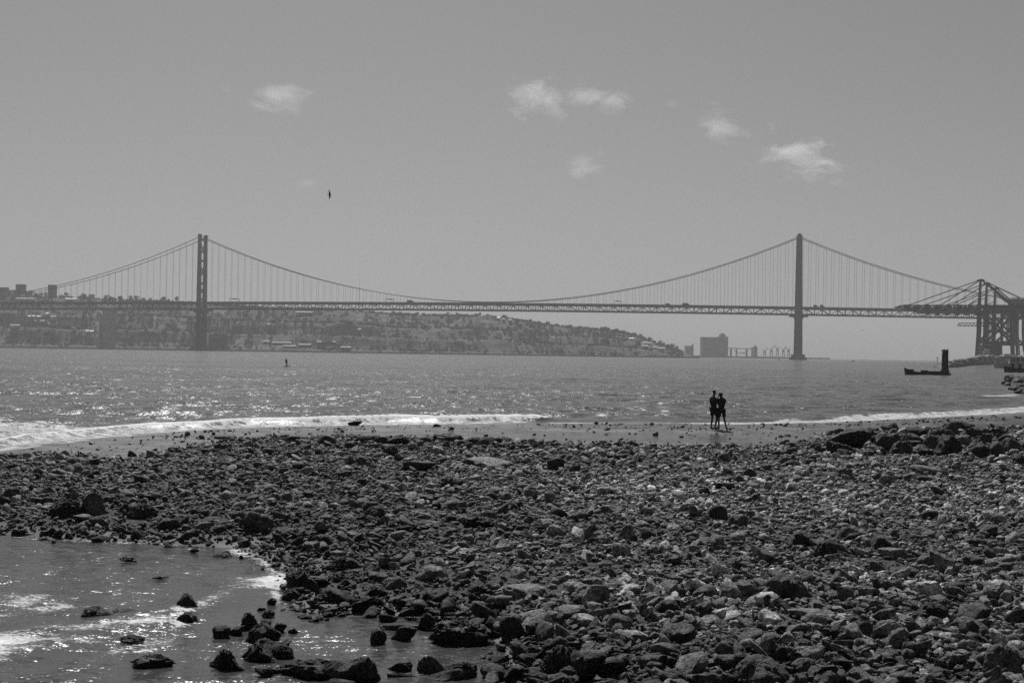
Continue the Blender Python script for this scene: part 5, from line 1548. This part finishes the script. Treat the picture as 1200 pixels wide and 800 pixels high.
# ------------------------------------------------------------------ clouds
def cloud_mat():
    m = bpy.data.materials.new('cloud_vapour'); m.use_nodes = True; t = m.node_tree; t.nodes.clear()
    out = t.nodes.new('ShaderNodeOutputMaterial'); pv = t.nodes.new('ShaderNodeVolumePrincipled')
    t.links.new(pv.outputs[0], out.inputs['Volume'])
    tc = t.nodes.new('ShaderNodeTexCoord'); ob = tc.outputs['Object']
    ln = t.nodes.new('ShaderNodeVectorMath'); ln.operation = 'LENGTH'; t.links.new(ob, ln.inputs[0])
    fall = maprange(t, ln.outputs['Value'], 0.0, 0.95, 1, 0)
    P = pos(t)
    wv = noise_n(t, P, 0.006, 2, 0.5, 'Color')
    wa = t.nodes.new('ShaderNodeVectorMath'); wa.operation = 'MULTIPLY_ADD'; t.links.new(wv, wa.inputs[0]); wa.inputs[1].default_value = (120, 120, 120); t.links.new(P, wa.inputs[2])
    rt = t.nodes.new('ShaderNodeMapping'); rt.inputs['Rotation'].default_value = (0, -0.35, 0); rt.inputs['Scale'].default_value = (0.55, .8, 1.25); t.links.new(wa.outputs[0], rt.inputs['Vector'])
    n = noise_n(t, rt.outputs[0], 0.013, 9, 0.68)
    n = math_n(t, 'MULTIPLY_ADD', n, 4.2, -1.6)
    d = math_n(t, 'SUBTRACT', math_n(t, 'ADD', math_n(t, 'MULTIPLY', fall, 1.05), n), 1.12)
    oi = t.nodes.new('ShaderNodeObjectInfo'); bwn = t.nodes.new('ShaderNodeRGBToBW'); t.links.new(oi.outputs['Color'], bwn.inputs[0])
    d = math_n(t, 'MULTIPLY', math_n(t, 'MULTIPLY', d, 0.017, clamp=False), bwn.outputs[0])
    d = math_n(t, 'MAXIMUM', d, 0.0)
    t.links.new(d, pv.inputs['Density'])
    pv.inputs['Color'].default_value = (1, 1, 1, 1); pv.inputs['Anisotropy'].default_value = 0.2
    return m
M['cloud'] = cloud_mat()
CL = [(325, 115, 70, 28, .75, .22, 'thin wispy cloud alone in the upper left sky'), (627, 117, 44, 34, 1.15, -.3, 'brightest puff of cloud, left end of the upper middle group'),
      (680, 113, 40, 18, .8, 0, 'faint wisp of cloud right of the brightest puff'), (722, 118, 40, 24, .75, .1, 'small wispy cloud at the right end of the upper middle group'),
      (680, 190, 34, 24, .55, 0, 'faint round cloud below the upper middle group'), (845, 146, 36, 32, .7, .3, 'faint ragged cloud between the middle group and the right-hand cloud'),
      (937, 187, 66, 32, 1.3, -.3, 'bright cloud with a drooping right end in the right-hand sky'), (787, 122, 16, 10, .45, 0, 'tiny faint cloud scrap right of the middle group'),
      (361, 214, 22, 12, .45, 0, 'tiny faint cloud scrap above the flying gull')]
for k, (px, py, wpx, hpx, dn, tilt_, lb) in enumerate(CL):
    y = 5200 + 60 * k; c = at_y(px, py, y); s = y / F
    d, f = ico(4); rr_ = 1 + 0.16 * noise3(d * 1.5 + k * 7)
    v = d * rr_[:, None]
    o = mesh_obj('cloud', v, f, M['cloud'], None, True); o.location = c
    o.scale = (wpx * s * 1.35, hpx * s * 1.3, hpx * s * 1.4); o.rotation_euler = (0, -tilt_, 0)
    o.color = (dn,) * 3 + (1,)
    tag(o, lb, 'cloud', 'small clouds')

# ------------------------------------------------------------------ haze
HZD = 0.000112
hm = bpy.data.materials.new('haze_air'); hm.use_nodes = True; t = hm.node_tree; t.nodes.clear()
out = t.nodes.new('ShaderNodeOutputMaterial'); pv = t.nodes.new('ShaderNodeVolumePrincipled')
pv.inputs['Density'].default_value = HZD; pv.inputs['Color'].default_value = (.95, .95, .95, 1); pv.inputs['Anisotropy'].default_value = 0.0
t.links.new(pv.outputs[0], out.inputs['Volume'])
m_ = MB(); m_.box(-7600, 7600, -80, 9300, -5.5, 240)
o = m_.build('haze', hm); tag(o, 'pale even haze over the river and the far bank', 'haze', None, 'stuff')
